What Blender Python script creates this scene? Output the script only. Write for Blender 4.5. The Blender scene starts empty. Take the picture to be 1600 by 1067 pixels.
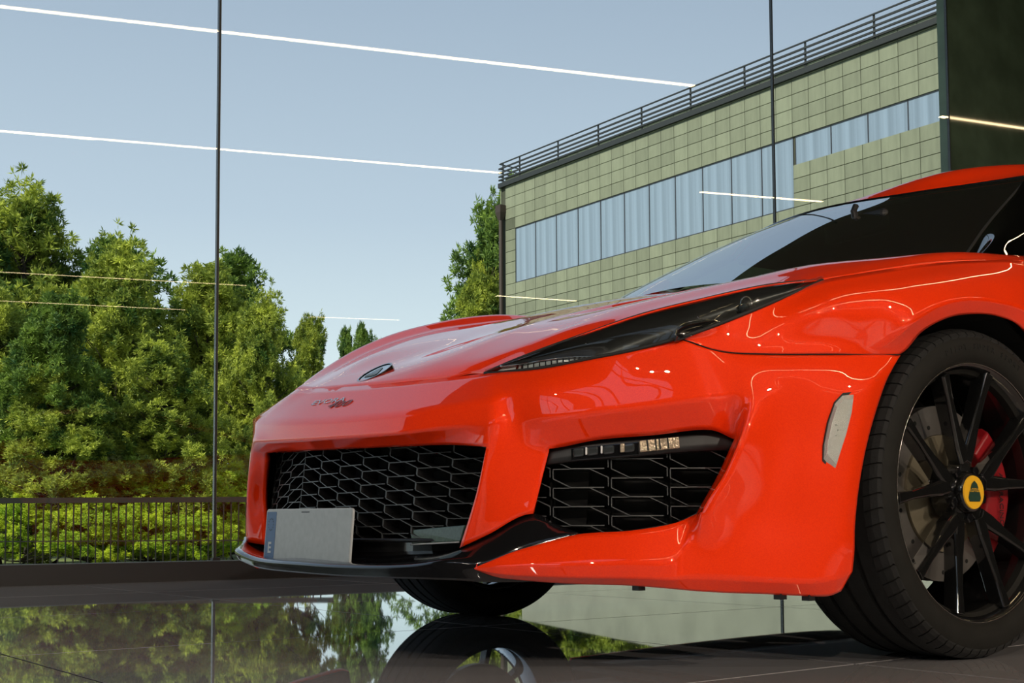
import bpy, bmesh, math, random
import numpy as np
from mathutils import Vector, Matrix

SC = bpy.context.scene
COL = SC.collection
random.seed(7)
RNG = np.random.default_rng(7)

# ---------------------------------------------------------------- camera
# world: x = car forward, y = car left (towards the viewer), z up, origin on the floor under the front axle
CAM = np.array([2.16776638, 2.21142603, 0.25373606])
YAW, PITCH, ROLL = np.radians([52.4634670, 3.65948603, -0.282189557])
FPX, PCY = 1895.75253, 707.210517
_r = np.array([-np.sin(YAW), np.cos(YAW), 0.0]); _d = np.array([-np.cos(YAW), -np.sin(YAW), 0.0]); _u = np.array([0, 0, 1.0])
_dd = _d * np.cos(PITCH) + _u * np.sin(PITCH); _uu = _u * np.cos(PITCH) - _d * np.sin(PITCH)
_R = _r * np.cos(ROLL) + _uu * np.sin(ROLL); _U = _uu * np.cos(ROLL) - _r * np.sin(ROLL)
cam = bpy.data.cameras.new('camera'); camo = bpy.data.objects.new('camera', cam); COL.objects.link(camo)
cam.sensor_width = 36; cam.lens = FPX / 1600 * 36; cam.shift_y = (PCY - 533.5) / 1600
cam.clip_start = 0.05; cam.clip_end = 2000
camo.matrix_world = Matrix(((_R[0], _U[0], -_dd[0], CAM[0]), (_R[1], _U[1], -_dd[1], CAM[1]), (_R[2], _U[2], -_dd[2], CAM[2]), (0, 0, 0, 1)))
SC.camera = camo

# ---------------------------------------------------------------- world, sun, exposure
SC.view_settings.view_transform = 'Standard'; SC.view_settings.look = 'None'
SC.view_settings.exposure = 0.0; SC.view_settings.gamma = 1.0; SC.view_settings.use_curve_mapping = False
W = bpy.data.worlds.new('sky'); SC.world = W; W.use_nodes = True
nt = W.node_tree; nt.nodes.clear()
wo = nt.nodes.new('ShaderNodeOutputWorld'); bg = nt.nodes.new('ShaderNodeBackground')
tc = nt.nodes.new('ShaderNodeTexCoord'); sp = nt.nodes.new('ShaderNodeSeparateXYZ'); cr = nt.nodes.new('ShaderNodeValToRGB')
nt.links.new(tc.outputs['Generated'], sp.inputs[0]); nt.links.new(sp.outputs['Z'], cr.inputs[0])
nt.links.new(cr.outputs[0], bg.inputs[0]); nt.links.new(bg.outputs[0], wo.inputs[0])
e = cr.color_ramp.elements
e[0].position = 0.0; e[0].color = (0.78, 0.88, 0.90, 1)
e[1].position = 1.0; e[1].color = (0.34, 0.43, 0.58, 1)
for p, c in ((0.12, (0.73, 0.82, 0.87, 1)), (0.25, (0.52, 0.61, 0.73, 1)), (0.42, (0.38, 0.46, 0.59, 1)), (0.65, (0.32, 0.41, 0.56, 1))):
    x = e.new(p); x.color = c
bg.inputs[1].default_value = 1.2
sun = bpy.data.lights.new('sun', 'SUN'); sun.energy = 6.6; sun.angle = 0.01; sun.color = (1.0, 0.90, 0.72)
suno = bpy.data.objects.new('sun', sun); COL.objects.link(suno)
suno.rotation_euler = Vector((0.72, 0.12, 0.68)).to_track_quat('Z', 'Y').to_euler()

# ceiling light strips of the showroom: a lamp each, built below as geometry
STRIP_EMIT = 26.0
# unseen spotlights added to brighten the car: x, y, watts, label
ADDED_SPOTS = [(8.3, 7.8, 950, 'added round spotlight far behind the viewer, nearest the front wall'), (2.0, 13.0, 1650, 'added round spotlight far behind the viewer, middle one'),
         (-1.8, 11.0, 1250, 'added round spotlight far behind the viewer, over the car tail side'), (7.6, 3.0, 260, 'added round spotlight ahead of the car nose')]

# ---------------------------------------------------------------- pixel helpers (1600 x 1067 frame)
def ray(px, py):
    return _dd + _R * (px - 800) / FPX - _U * (py - PCY) / FPX
def P(px, py, y=None, x=None, z=None):
    D = ray(px, py)
    ax, v = (1, y) if y is not None else ((0, x) if x is not None else (2, z))
    return CAM + D * ((v - CAM[ax]) / D[ax])
def plan(X, Z, z=0.0):
    return np.array([CAM[0] + X * _r[0] + Z * _d[0], CAM[1] + X * _r[1] + Z * _d[1], z])
NOM = [(1.0, 0), (.993, .15), (.97, .3), (.93, .42), (.885, .52), (.82, .61), (.74, .69), (.65, .755), (.56, .81), (.46, .86), (.36, .893), (.2, .913), (0, .92), (-.6, .925)]
NOM = np.array([(a, -b) for a, b in NOM[::-1]] + NOM[1:])
def offs(curve, d):
    c = np.array(curve, float); t = np.gradient(c, axis=0); n = np.stack([t[:, 1], -t[:, 0]], 1)
    n /= np.linalg.norm(n, axis=1)[:, None]
    return c + n * d          # d > 0: outwards
def S(px, py, inset=0.0, curve=NOM):
    c = offs(curve, -inset) if inset else np.array(curve, float)
    D = ray(px, py); o = CAM[:2]; d = D[:2]; best = None
    for i in range(len(c) - 1):
        a, b = c[i], c[i + 1]; e_ = b - a
        den = d[0] * e_[1] - d[1] * e_[0]
        if abs(den) < 1e-9: continue
        w = a - o
        t = (w[0] * e_[1] - w[1] * e_[0]) / den; s = (w[0] * d[1] - w[1] * d[0]) / den
        if -1e-6 <= s <= 1 + 1e-6 and t > 0 and (best is None or t < best): best = t
    if best is None:
        bd = 1e9
        for i in range(len(c) - 1):
            for k in range(8):
                q = c[i] + (c[i + 1] - c[i]) * k / 8 - o
                t = q @ d / (d @ d); dist = np.linalg.norm(q - d * t)
                if dist < bd: bd, best = dist, t
    return CAM + D * best

# ---------------------------------------------------------------- materials
def mat(name, col=(.5, .5, .5), rough=.5, metal=0., spec=.5, coat=0., coat_rough=.03, noise=None, bump=None, emit=None, ior=None, sheen=None):
    m = bpy.data.materials.new(name); m.use_nodes = True
    n = m.node_tree.nodes; l = m.node_tree.links; b = n['Principled BSDF']
    b.inputs['Base Color'].default_value = (*col, 1); b.inputs['Roughness'].default_value = rough
    b.inputs['Metallic'].default_value = metal; b.inputs['Specular IOR Level'].default_value = spec
    b.inputs['Coat Weight'].default_value = coat; b.inputs['Coat Roughness'].default_value = coat_rough
    if ior: b.inputs['IOR'].default_value = ior
    if emit: b.inputs['Emission Color'].default_value = (*emit[0], 1); b.inputs['Emission Strength'].default_value = emit[1]
    if noise:   # (scale, amount, detail, stretch)
        tx = n.new('ShaderNodeTexNoise'); tx.inputs['Scale'].default_value = noise[0]; tx.inputs['Detail'].default_value = noise[2] if len(noise) > 2 else 4
        tcn = n.new('ShaderNodeTexCoord'); mp = n.new('ShaderNodeMapping')
        if len(noise) > 3: mp.inputs['Scale'].default_value = noise[3]
        l.new(tcn.outputs['Object'], mp.inputs[0]); l.new(mp.outputs[0], tx.inputs['Vector'])
        mx = n.new('ShaderNodeMix'); mx.data_type = 'RGBA'
        a = noise[1]
        mx.inputs['A'].default_value = tuple(max(0, c * (1 - a)) for c in col) + (1,)
        mx.inputs['B'].default_value = tuple(c * (1 + a) for c in col) + (1,)
        mr = n.new('ShaderNodeMapRange'); mr.inputs[1].default_value = .3; mr.inputs[2].default_value = .7
        l.new(tx.outputs['Fac'], mr.inputs[0]); l.new(mr.outputs[0], mx.inputs['Factor']); l.new(mx.outputs['Result'], b.inputs['Base Color'])
    if bump:
        tb = n.new('ShaderNodeTexNoise'); tb.inputs['Scale'].default_value = bump[0]; tb.inputs['Detail'].default_value = 3
        tcb = n.new('ShaderNodeTexCoord'); l.new(tcb.outputs['Object'], tb.inputs['Vector'])
        bp = n.new('ShaderNodeBump'); bp.inputs['Strength'].default_value = bump[1]; bp.inputs['Distance'].default_value = bump[2] if len(bump) > 2 else .01
        l.new(tb.outputs['Fac'], bp.inputs['Height']); l.new(bp.outputs[0], b.inputs['Normal'])
    return m
def glass_mat(name, tint=(.9, .95, .93), ior=1.5, rough=0.0, refl=(1, 1, 1), floor_=0.0):
    m = bpy.data.materials.new(name); m.use_nodes = True
    n = m.node_tree.nodes; l = m.node_tree.links; n.clear()
    o = n.new('ShaderNodeOutputMaterial'); t = n.new('ShaderNodeBsdfTransparent'); g = n.new('ShaderNodeBsdfGlossy'); mx = n.new('ShaderNodeMixShader'); f = n.new('ShaderNodeFresnel')
    t.inputs[0].default_value = (*tint, 1); g.inputs[0].default_value = (*refl, 1); g.inputs['Roughness'].default_value = rough; f.inputs[0].default_value = ior
    mm = n.new('ShaderNodeMath'); mm.operation = 'MAXIMUM'; mm.inputs[1].default_value = floor_
    ge = n.new('ShaderNodeNewGeometry'); im = n.new('ShaderNodeMix'); im.inputs['A'].default_value = ior; im.inputs['B'].default_value = 1 / ior
    l.new(ge.outputs['Backfacing'], im.inputs['Factor']); l.new(im.outputs[0], f.inputs[0])
    l.new(f.outputs[0], mm.inputs[0]); l.new(mm.outputs[0], mx.inputs[0]); l.new(t.outputs[0], mx.inputs[1]); l.new(g.outputs[0], mx.inputs[2]); l.new(mx.outputs[0], o.inputs[0])
    return m

def paint():
    m = mat('orange_metallic_paint', (.86, .045, .004), rough=.5, metal=.05, spec=.1, coat=1.0, coat_rough=.008)
    n = m.node_tree.nodes; l = m.node_tree.links; b = n['Principled BSDF']
    v = n.new('ShaderNodeTexVoronoi'); v.inputs['Scale'].default_value = 900
    t = n.new('ShaderNodeTexCoord'); l.new(t.outputs['Object'], v.inputs['Vector'])
    mx = n.new('ShaderNodeMix'); mx.data_type = 'RGBA'; mx.inputs['A'].default_value = (.90, .029, 0, 1); mx.inputs['B'].default_value = (1.0, .044, 0, 1)
    sx = n.new('ShaderNodeSeparateColor'); l.new(v.outputs['Color'], sx.inputs[0]); l.new(sx.outputs[0], mx.inputs['Factor'])
    l.new(mx.outputs['Result'], b.inputs['Base Color'])
    b.inputs['Coat IOR'].default_value = 1.8
    return m
M = dict(
    paint=paint(),
    black_gloss=mat('gloss_black_plastic', (.006, .006, .007), .12, coat=.8),
    black_satin=mat('satin_black_plastic', (.008, .008, .009), .45),
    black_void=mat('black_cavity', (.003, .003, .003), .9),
    grille=mat('dark_grille_plastic', (.010, .010, .011), .38),
    grille_edge=mat('grey_grille_edge', (.085, .09, .092), .4, metal=.3),  # cell front edges a lighter grey than the mesh
    tyre=mat('tyre_rubber', (.009, .009, .009), .75, spec=.3, bump=(160, .35, .002), noise=(40, .25)),
    sidewall=mat('tyre_sidewall', (.008, .0075, .006), .75, spec=.25, bump=(220, .2, .001), noise=(30, .2)),
    rim=mat('gloss_black_alloy', (.008, .008, .008), .1, metal=.0, coat=1.0),
    rim_edge=mat('machined_rim_edge', (.30, .28, .26), .2, metal=.9),
    disc=mat('brushed_brake_steel', (.30, .28, .26), .38, metal=.9, noise=(8, .25)),
    hub=mat('cast_disc_bell', (.22, .19, .13), .5, metal=.6),
    caliper=mat('red_caliper_enamel', (.26, .008, .012), .3, coat=.4),
    yellow=mat('yellow_cap_enamel', (.85, .45, .02), .3, coat=.6),
    green=mat('dark_green_enamel', (.02, .05, .035), .3, coat=.5),
    chrome=mat('polished_chrome', (.75, .75, .75), .08, metal=1.),
    silver_text=mat('silver_lettering', (.62, .60, .64), .25, metal=.7),
    dark_text=mat('dark_red_lettering', (.20, .03, .03), .3, metal=.3),  # dark red colour of the model digits
    lampglass=glass_mat('clear_lamp_glass', (.85, .88, .86), 1.6),
    housing=mat('lamp_housing_plastic', (.03, .03, .03), .35),
    reflector=mat('lamp_reflector', (.85, .85, .85), .35, metal=.4),
    plate=mat('plate_white', (.34, .37, .38), .4, noise=(60, .08)),
    plate_blue=mat('plate_blue_band', (.035, .09, .22), .4),
    plate_edge=mat('plate_edge', (.42, .44, .45), .35),
    ink=mat('plate_ink', (.015, .02, .03), .5),
    marker=mat('grey_prismatic_lens', (.62, .64, .60), .22, metal=.55, bump=(900, .8, .002)),
    indicator=mat('clear_amber_lens', (.62, .50, .36), .15, metal=.7, bump=(220, .7, .003)),
    fog=mat('dark_lamp_lens', (.035, .04, .042), .12, coat=1.),
    sensor=mat('green_grey_lens', (.035, .065, .052), .25, coat=.5, noise=(200, .3)),
    windscreen=glass_mat('windscreen_glass', (.50, .62, .56), 2.4, floor_=.72),
    sideglass=glass_mat('tinted_side_glass', (.20, .24, .21), 1.55),
    dash=mat('dark_cabin_trim', (.012, .011, .010), .7),
    leather=mat('dark_seat_leather', (.02, .018, .016), .5),
    rubber=mat('black_rubber', (.01, .01, .01), .7),
    pane=glass_mat('showroom_pane', (.93, .965, .955), 1.5),
    joint=mat('black_silicone_joint', (.012, .012, .012), .4),
    joint_edge=mat('bronze_pane_edge', (.22, .19, .14), .35, metal=.5),
    sill=mat('black_sill_metal', (.006, .006, .007), .45),
    sill_edge=mat('grey_sill_edge', (.10, .12, .13), .35, metal=.5),
    wall_dark=mat('dark_green_panel', (.10, .15, .10), .04, noise=(3, .2)),
    wall=mat('charcoal_wall', (.02, .018, .016), .8),
    ceiling=mat('dark_ceiling', (.03, .026, .02), .9),
    strip=mat('warm_led_strip', (1, 1, 1), .5, emit=((1.0, .74, .40), STRIP_EMIT)),
    strip_dim=mat('dimmed_led_strip', (1, 1, 1), .5, emit=((1.0, .74, .40), 9.0)),
    strip_body=mat('strip_housing', (.03, .03, .03), .5),
    fence=mat('black_fence_metal', (.004, .0045, .004), .6, spec=.25),
    concrete=mat('terrace_concrete', (.24, .245, .21), .8, noise=(1.5, .12)),
    soil=mat('leafy_soil', (.10, .13, .03), .9, noise=(.6, .5)),
    bark=mat('pine_bark', (.040, .033, .025), .9, bump=(14, .8, .03), noise=(9, .4)),
    joints=mat('dark_facade_joint', (.05, .055, .04), .9),
    roof_metal=mat('dark_roof_metal', (.016, .020, .023), .55),
    pipe=mat('brown_drainpipe', (.035, .022, .018), .5),
    winframe=mat('dark_window_frame', (.03, .035, .05), .5),
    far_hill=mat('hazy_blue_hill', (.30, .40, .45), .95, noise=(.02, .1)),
    far_white=mat('white_render', (.75, .75, .72), .8),
    far_grey=mat('grey_render', (.35, .36, .36), .8),
    orange_post=mat('orange_post_paint', (.80, .14, .02), .5),
    lamp_head=mat('pale_lamp_housing', (.6, .6, .55), .4),
)
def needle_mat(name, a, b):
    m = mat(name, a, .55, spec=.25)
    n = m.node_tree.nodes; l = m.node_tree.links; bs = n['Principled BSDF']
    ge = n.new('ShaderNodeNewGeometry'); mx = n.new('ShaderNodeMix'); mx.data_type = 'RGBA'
    mx.inputs['A'].default_value = (*a, 1); mx.inputs['B'].default_value = (*b, 1)  # bright lit and dark shaded needle tones, mixed into the colour by noise
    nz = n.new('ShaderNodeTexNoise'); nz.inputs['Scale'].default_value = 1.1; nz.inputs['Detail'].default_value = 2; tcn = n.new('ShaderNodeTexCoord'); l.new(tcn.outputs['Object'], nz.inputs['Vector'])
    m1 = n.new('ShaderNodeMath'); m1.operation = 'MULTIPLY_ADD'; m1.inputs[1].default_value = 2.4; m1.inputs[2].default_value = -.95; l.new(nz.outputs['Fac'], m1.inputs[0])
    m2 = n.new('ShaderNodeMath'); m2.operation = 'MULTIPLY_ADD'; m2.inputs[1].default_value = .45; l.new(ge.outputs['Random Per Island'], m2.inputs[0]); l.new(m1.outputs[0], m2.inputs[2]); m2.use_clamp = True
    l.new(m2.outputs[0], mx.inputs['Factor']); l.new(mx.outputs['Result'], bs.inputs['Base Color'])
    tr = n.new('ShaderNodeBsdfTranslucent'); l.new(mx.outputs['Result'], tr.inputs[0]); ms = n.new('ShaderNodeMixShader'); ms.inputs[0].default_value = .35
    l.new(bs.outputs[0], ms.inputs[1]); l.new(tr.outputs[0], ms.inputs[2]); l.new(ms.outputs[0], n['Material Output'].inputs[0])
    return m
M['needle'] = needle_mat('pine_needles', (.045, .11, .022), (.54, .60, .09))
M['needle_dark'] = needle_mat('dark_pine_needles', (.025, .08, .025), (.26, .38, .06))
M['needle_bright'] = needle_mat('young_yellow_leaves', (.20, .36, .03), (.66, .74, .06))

# facade panels: greenish stone with streaks; per-object tint
def stone():
    m = mat('green_grey_stone', (.185, .205, .150), .75, noise=(1.2, .16, 4, (3, 3, .5)))
    n = m.node_tree.nodes; l = m.node_tree.links; b = n['Principled BSDF']
    oi = n.new('ShaderNodeObjectInfo'); mr = n.new('ShaderNodeMapRange'); mr.inputs[3].default_value = .86; mr.inputs[4].default_value = 1.1
    hs = n.new('ShaderNodeHueSaturation'); l.new(oi.outputs['Random'], mr.inputs[0]); l.new(mr.outputs[0], hs.inputs['Value'])
    src = b.inputs['Base Color'].links[0].from_socket; l.new(src, hs.inputs['Color']); l.new(hs.outputs[0], b.inputs['Base Color'])
    return m
M['stone'] = stone()
M['facade_glass'] = mat('curtained_blue_glass', (.20, .265, .36), .25, spec=.5, noise=(1.0, .28, 3, (1, 3.2, .05)))

# floor: dark polished tile
def floor_mat():
    m = mat('polished_dark_tile', (.46, .44, .45), .5, spec=0, noise=(2.0, .12))
    n = m.node_tree.nodes; l = m.node_tree.links; b = n['Principled BSDF']
    g = n.new('ShaderNodeBsdfGlossy'); g.inputs['Roughness'].default_value = .018; g.inputs[0].default_value = (.93, .97, .98, 1)
    f = n.new('ShaderNodeFresnel'); f.inputs[0].default_value = 1.55; pw = n.new('ShaderNodeMath'); pw.operation = 'POWER'; pw.inputs[1].default_value = .62
    mx = n.new('ShaderNodeMixShader'); l.new(f.outputs[0], pw.inputs[0]); l.new(pw.outputs[0], mx.inputs[0]); l.new(b.outputs[0], mx.inputs[1]); l.new(g.outputs[0], mx.inputs[2]); l.new(mx.outputs[0], n['Material Output'].inputs[0])
    return m
M['floor'] = floor_mat()
M['grout'] = mat('dark_grout', (.004, .004, .004), .9, spec=0)

A3 = lambda *v: np.array(v, float)
# ---------------------------------------------------------------- object helpers
def tag(o, label=None, cat=None, group=None, kind=None):
    if label: o['label'] = label
    if cat: o['category'] = cat
    if group: o['group'] = group
    if kind: o['kind'] = kind
    return o
def empty(name, loc=(0, 0, 0), rz=0.0, parent=None):
    o = bpy.data.objects.new(name, None); COL.objects.link(o); o.location = loc; o.rotation_euler = (0, 0, rz); o.empty_display_size = .1
    if parent: o.parent = parent
    return o
def link(name, me, m=None, parent=None, smooth=False, kind=None):
    o = bpy.data.objects.new(name, me); COL.objects.link(o)
    if m is not None:
        for k in (m if isinstance(m, (list, tuple)) else [m]): me.materials.append(M[k] if isinstance(k, str) else k)
    if smooth: me.shade_smooth()
    if parent is not None: o.parent = parent
    if kind: o['kind'] = kind
    return o
def mesh(name, vs, fs, m=None, parent=None, smooth=False, mi=None, kind=None):
    me = bpy.data.meshes.new(name); me.from_pydata([tuple(map(float, v)) for v in vs], [], fs); me.validate(); 
    if mi is not None: me.polygons.foreach_set('material_index', mi)
    me.update()
    return link(name, me, m, parent, smooth, kind)
class MB:
    def __init__(s): s.v = []; s.f = []; s.m = []
    def add(s, vs, fs, mi=0):
        k = len(s.v); s.v += [tuple(map(float, v)) for v in vs]; s.f += [tuple(i + k for i in f) for f in fs]; s.m += [mi] * len(fs); return s
    def box(s, a, b, mi=0):
        x0, y0, z0 = a; x1, y1, z1 = b
        return s.add([(x0, y0, z0), (x1, y0, z0), (x1, y1, z0), (x0, y1, z0), (x0, y0, z1), (x1, y0, z1), (x1, y1, z1), (x0, y1, z1)],
                     [(0, 3, 2, 1), (4, 5, 6, 7), (0, 1, 5, 4), (1, 2, 6, 5), (2, 3, 7, 6), (3, 0, 4, 7)], mi)
    def bar(s, a, b, w, h=None, mi=0, up=(0, 0, 1)):
        a = np.array(a, float); b = np.array(b, float); d = b - a; d /= np.linalg.norm(d); h = w if h is None else h
        sd = np.cross(d, up)
        if np.linalg.norm(sd) < 1e-4: sd = np.cross(d, (1, 0, 0))
        sd /= np.linalg.norm(sd); uq = np.cross(sd, d); sd = sd * w / 2; uq = uq * h / 2
        vs = [p + i * sd + j * uq for p in (a, b) for i, j in ((-1, -1), (1, -1), (1, 1), (-1, 1))]
        return s.add(vs, [(0, 1, 2, 3), (7, 6, 5, 4), (0, 4, 5, 1), (1, 5, 6, 2), (2, 6, 7, 3), (3, 7, 4, 0)], mi)
    def tube(s, pts, rad, n=8, mi=0):
        pts = [np.array(p, float) for p in pts]; rings = []
        for i, p in enumerate(pts):
            d = (pts[min(i + 1, len(pts) - 1)] - pts[max(i - 1, 0)]); d /= (np.linalg.norm(d) + 1e-12)
            a = np.cross(d, (0.13, .31, .94)); a /= np.linalg.norm(a); b = np.cross(d, a)
            r = rad[i] if isinstance(rad, (list, tuple)) else rad
            rings.append([p + r * (math.cos(2 * math.pi * k / n) * a + math.sin(2 * math.pi * k / n) * b) for k in range(n)])
        vs = [v for r in rings for v in r]; fs = []
        for i in range(len(pts) - 1):
            for k in range(n): fs.append((i * n + k, i * n + (k + 1) % n, (i + 1) * n + (k + 1) % n, (i + 1) * n + k))
        fs.append(tuple(range(n))[::-1]); fs.append(tuple((len(pts) - 1) * n + k for k in range(n)))
        return s.add(vs, fs, mi)
    def build(s, name, m, parent=None, smooth=False, kind=None):
        return mesh(name, s.v, s.f, m, parent, smooth, s.m, kind)
def bevel(o, w, n=2, ang=35):
    b = o.modifiers.new('bevel', 'BEVEL'); b.width = w; b.segments = n; b.limit_method = 'ANGLE'; b.angle_limit = math.radians(ang); return o
def solid(o, t, off=-1):
    b = o.modifiers.new('solid', 'SOLIDIFY'); b.thickness = t; b.offset = off
    if o.data.materials[0] == M['paint']: o.data.materials.append(M['black_satin']); b.material_offset = 1
    return o

def crspline(pts, seg, br=()):
    """non-uniform Catmull-Rom through pts (n,3); seg samples per interval; br: indices with a break of tangent"""
    p = np.array(pts, float); n = len(p); h = np.linalg.norm(np.diff(p, axis=0), axis=1) ** .5 + 1e-6
    out = []
    for i in range(n - 1):
        d1 = (p[i + 1] - p[i]) / h[i]
        if i == 0 or i in br: m0 = d1
        else:
            d0 = (p[i] - p[i - 1]) / h[i - 1]; m0 = (d0 * h[i] + d1 * h[i - 1]) / (h[i] + h[i - 1])
        if i + 1 == n - 1 or (i + 1) in br: m1 = d1
        else:
            d2 = (p[i + 2] - p[i + 1]) / h[i + 1]; m1 = (d1 * h[i + 1] + d2 * h[i]) / (h[i] + h[i + 1])
        for k in range(seg + (1 if i == n - 2 else 0)):
            t = k / seg; t2 = t * t; t3 = t2 * t
            out.append((2 * t3 - 3 * t2 + 1) * p[i] + (t3 - 2 * t2 + t) * h[i] * m0 + (-2 * t3 + 3 * t2) * p[i + 1] + (t3 - t2) * h[i] * m1)
    return np.array(out)
def gridsurf(rows, su, sv, rbreak=(), cbreak=()):
    R = np.array([crspline(r, su, cbreak(k) if callable(cbreak) else cbreak) for k, r in enumerate(rows)])           # (nr, NU, 3)
    return np.array([crspline(R[:, j], sv, rbreak(j / su) if callable(rbreak) else rbreak) for j in range(R.shape[1])]).transpose(1, 0, 2)   # (NV, NU, 3)
def gridmesh(name, G, m, parent=None, hole=None, outward=(0, 0, 0), flip=None, thick=None):
    nv, nu = G.shape[:2]
    vs = G.reshape(-1, 3); fs = []
    for j in range(nv - 1):
        for i in range(nu - 1):
            if hole and hole(j, i): continue
            fs.append((j * nu + i, j * nu + i + 1, (j + 1) * nu + i + 1, (j + 1) * nu + i))
    s = 0.0
    for f in fs:
        a, b, c = vs[f[0]], vs[f[1]], vs[f[2]]; nn = np.cross(b - a, c - a); s += nn @ (a - np.array(outward))
    if (s < 0) != bool(flip): fs = [f[::-1] for f in fs]
    used = sorted({i for f in fs for i in f}); mp = {k: i for i, k in enumerate(used)}
    o = mesh(name, [vs[k] for k in used], [tuple(mp[i] for i in f) for f in fs], m, parent, True)
    if thick: solid(o, thick)
    return o
def gridmerge(name, parts, m, parent=None, outward=(0, 0, 0), thick=None):
    """several grids welded into one skin; parts: (G, hole)"""
    bm = bmesh.new()
    for G, hole in parts:
        nv, nu = G.shape[:2]; P_ = G.reshape(-1, 3); fs = [(j * nu + i, j * nu + i + 1, (j + 1) * nu + i + 1, (j + 1) * nu + i) for j in range(nv - 1) for i in range(nu - 1) if not (hole and hole(j, i))]
        s = sum(np.cross(P_[f[1]] - P_[f[0]], P_[f[2]] - P_[f[0]]) @ (P_[f[0]] - np.array(outward)) for f in fs)
        if s < 0: fs = [f[::-1] for f in fs]
        vv = {k: bm.verts.new(P_[k]) for k in sorted({i for f in fs for i in f})}
        for f in fs:
            try: bm.faces.new([vv[k] for k in f])
            except ValueError: pass
    bmesh.ops.remove_doubles(bm, verts=bm.verts, dist=2e-4)
    me = bpy.data.meshes.new(name); bm.to_mesh(me); bm.free(); o = link(name, me, m, parent, True)
    if thick: solid(o, thick)
    return o
def mirrored(G):
    H = G.copy(); H[..., 1] *= -1; return H
def text(name, body, size, mtx, m, parent, ext=.0006, shear=0, bold=0, align='CENTER', sx=1.0):
    c = bpy.data.curves.new(name, 'FONT'); c.body = body; c.size = size; c.extrude = ext; c.shear = shear; c.offset = bold; c.align_x = align; c.align_y = 'CENTER'; c.resolution_u = 3
    t = bpy.data.objects.new(name, c); me = bpy.data.meshes.new_from_object(t); bpy.data.objects.remove(t); me.name = name; me.materials.clear(); me.materials.append(M[m])
    o = bpy.data.objects.new(name, me); COL.objects.link(o); o.parent = parent
    o.matrix_local = mtx @ Matrix.Diagonal((sx, 1, 1, 1)); return o
def frame(o, xdir, zdir):
    x = Vector(xdir).normalized(); z = Vector(zdir).normalized(); y = z.cross(x).normalized(); z = x.cross(y)
    return Matrix(((x.x, y.x, z.x, o[0]), (x.y, y.y, z.y, o[1]), (x.z, y.z, z.z, o[2]), (0, 0, 0, 1)))
A3 = lambda *v: np.array(v, float)

# ================================================================ SHOWROOM
YW = -3.90                       # plane of the glass wall
HC = 5.6                         # ceiling
X0, X1, Y1 = -20.0, 9.0, 21.0
def gx(px, py=400): return P(px, py, y=YW)[0]
xa, xb, xp = gx(339.5), gx(1208.5, 200), gx(1481, 130)

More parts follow.
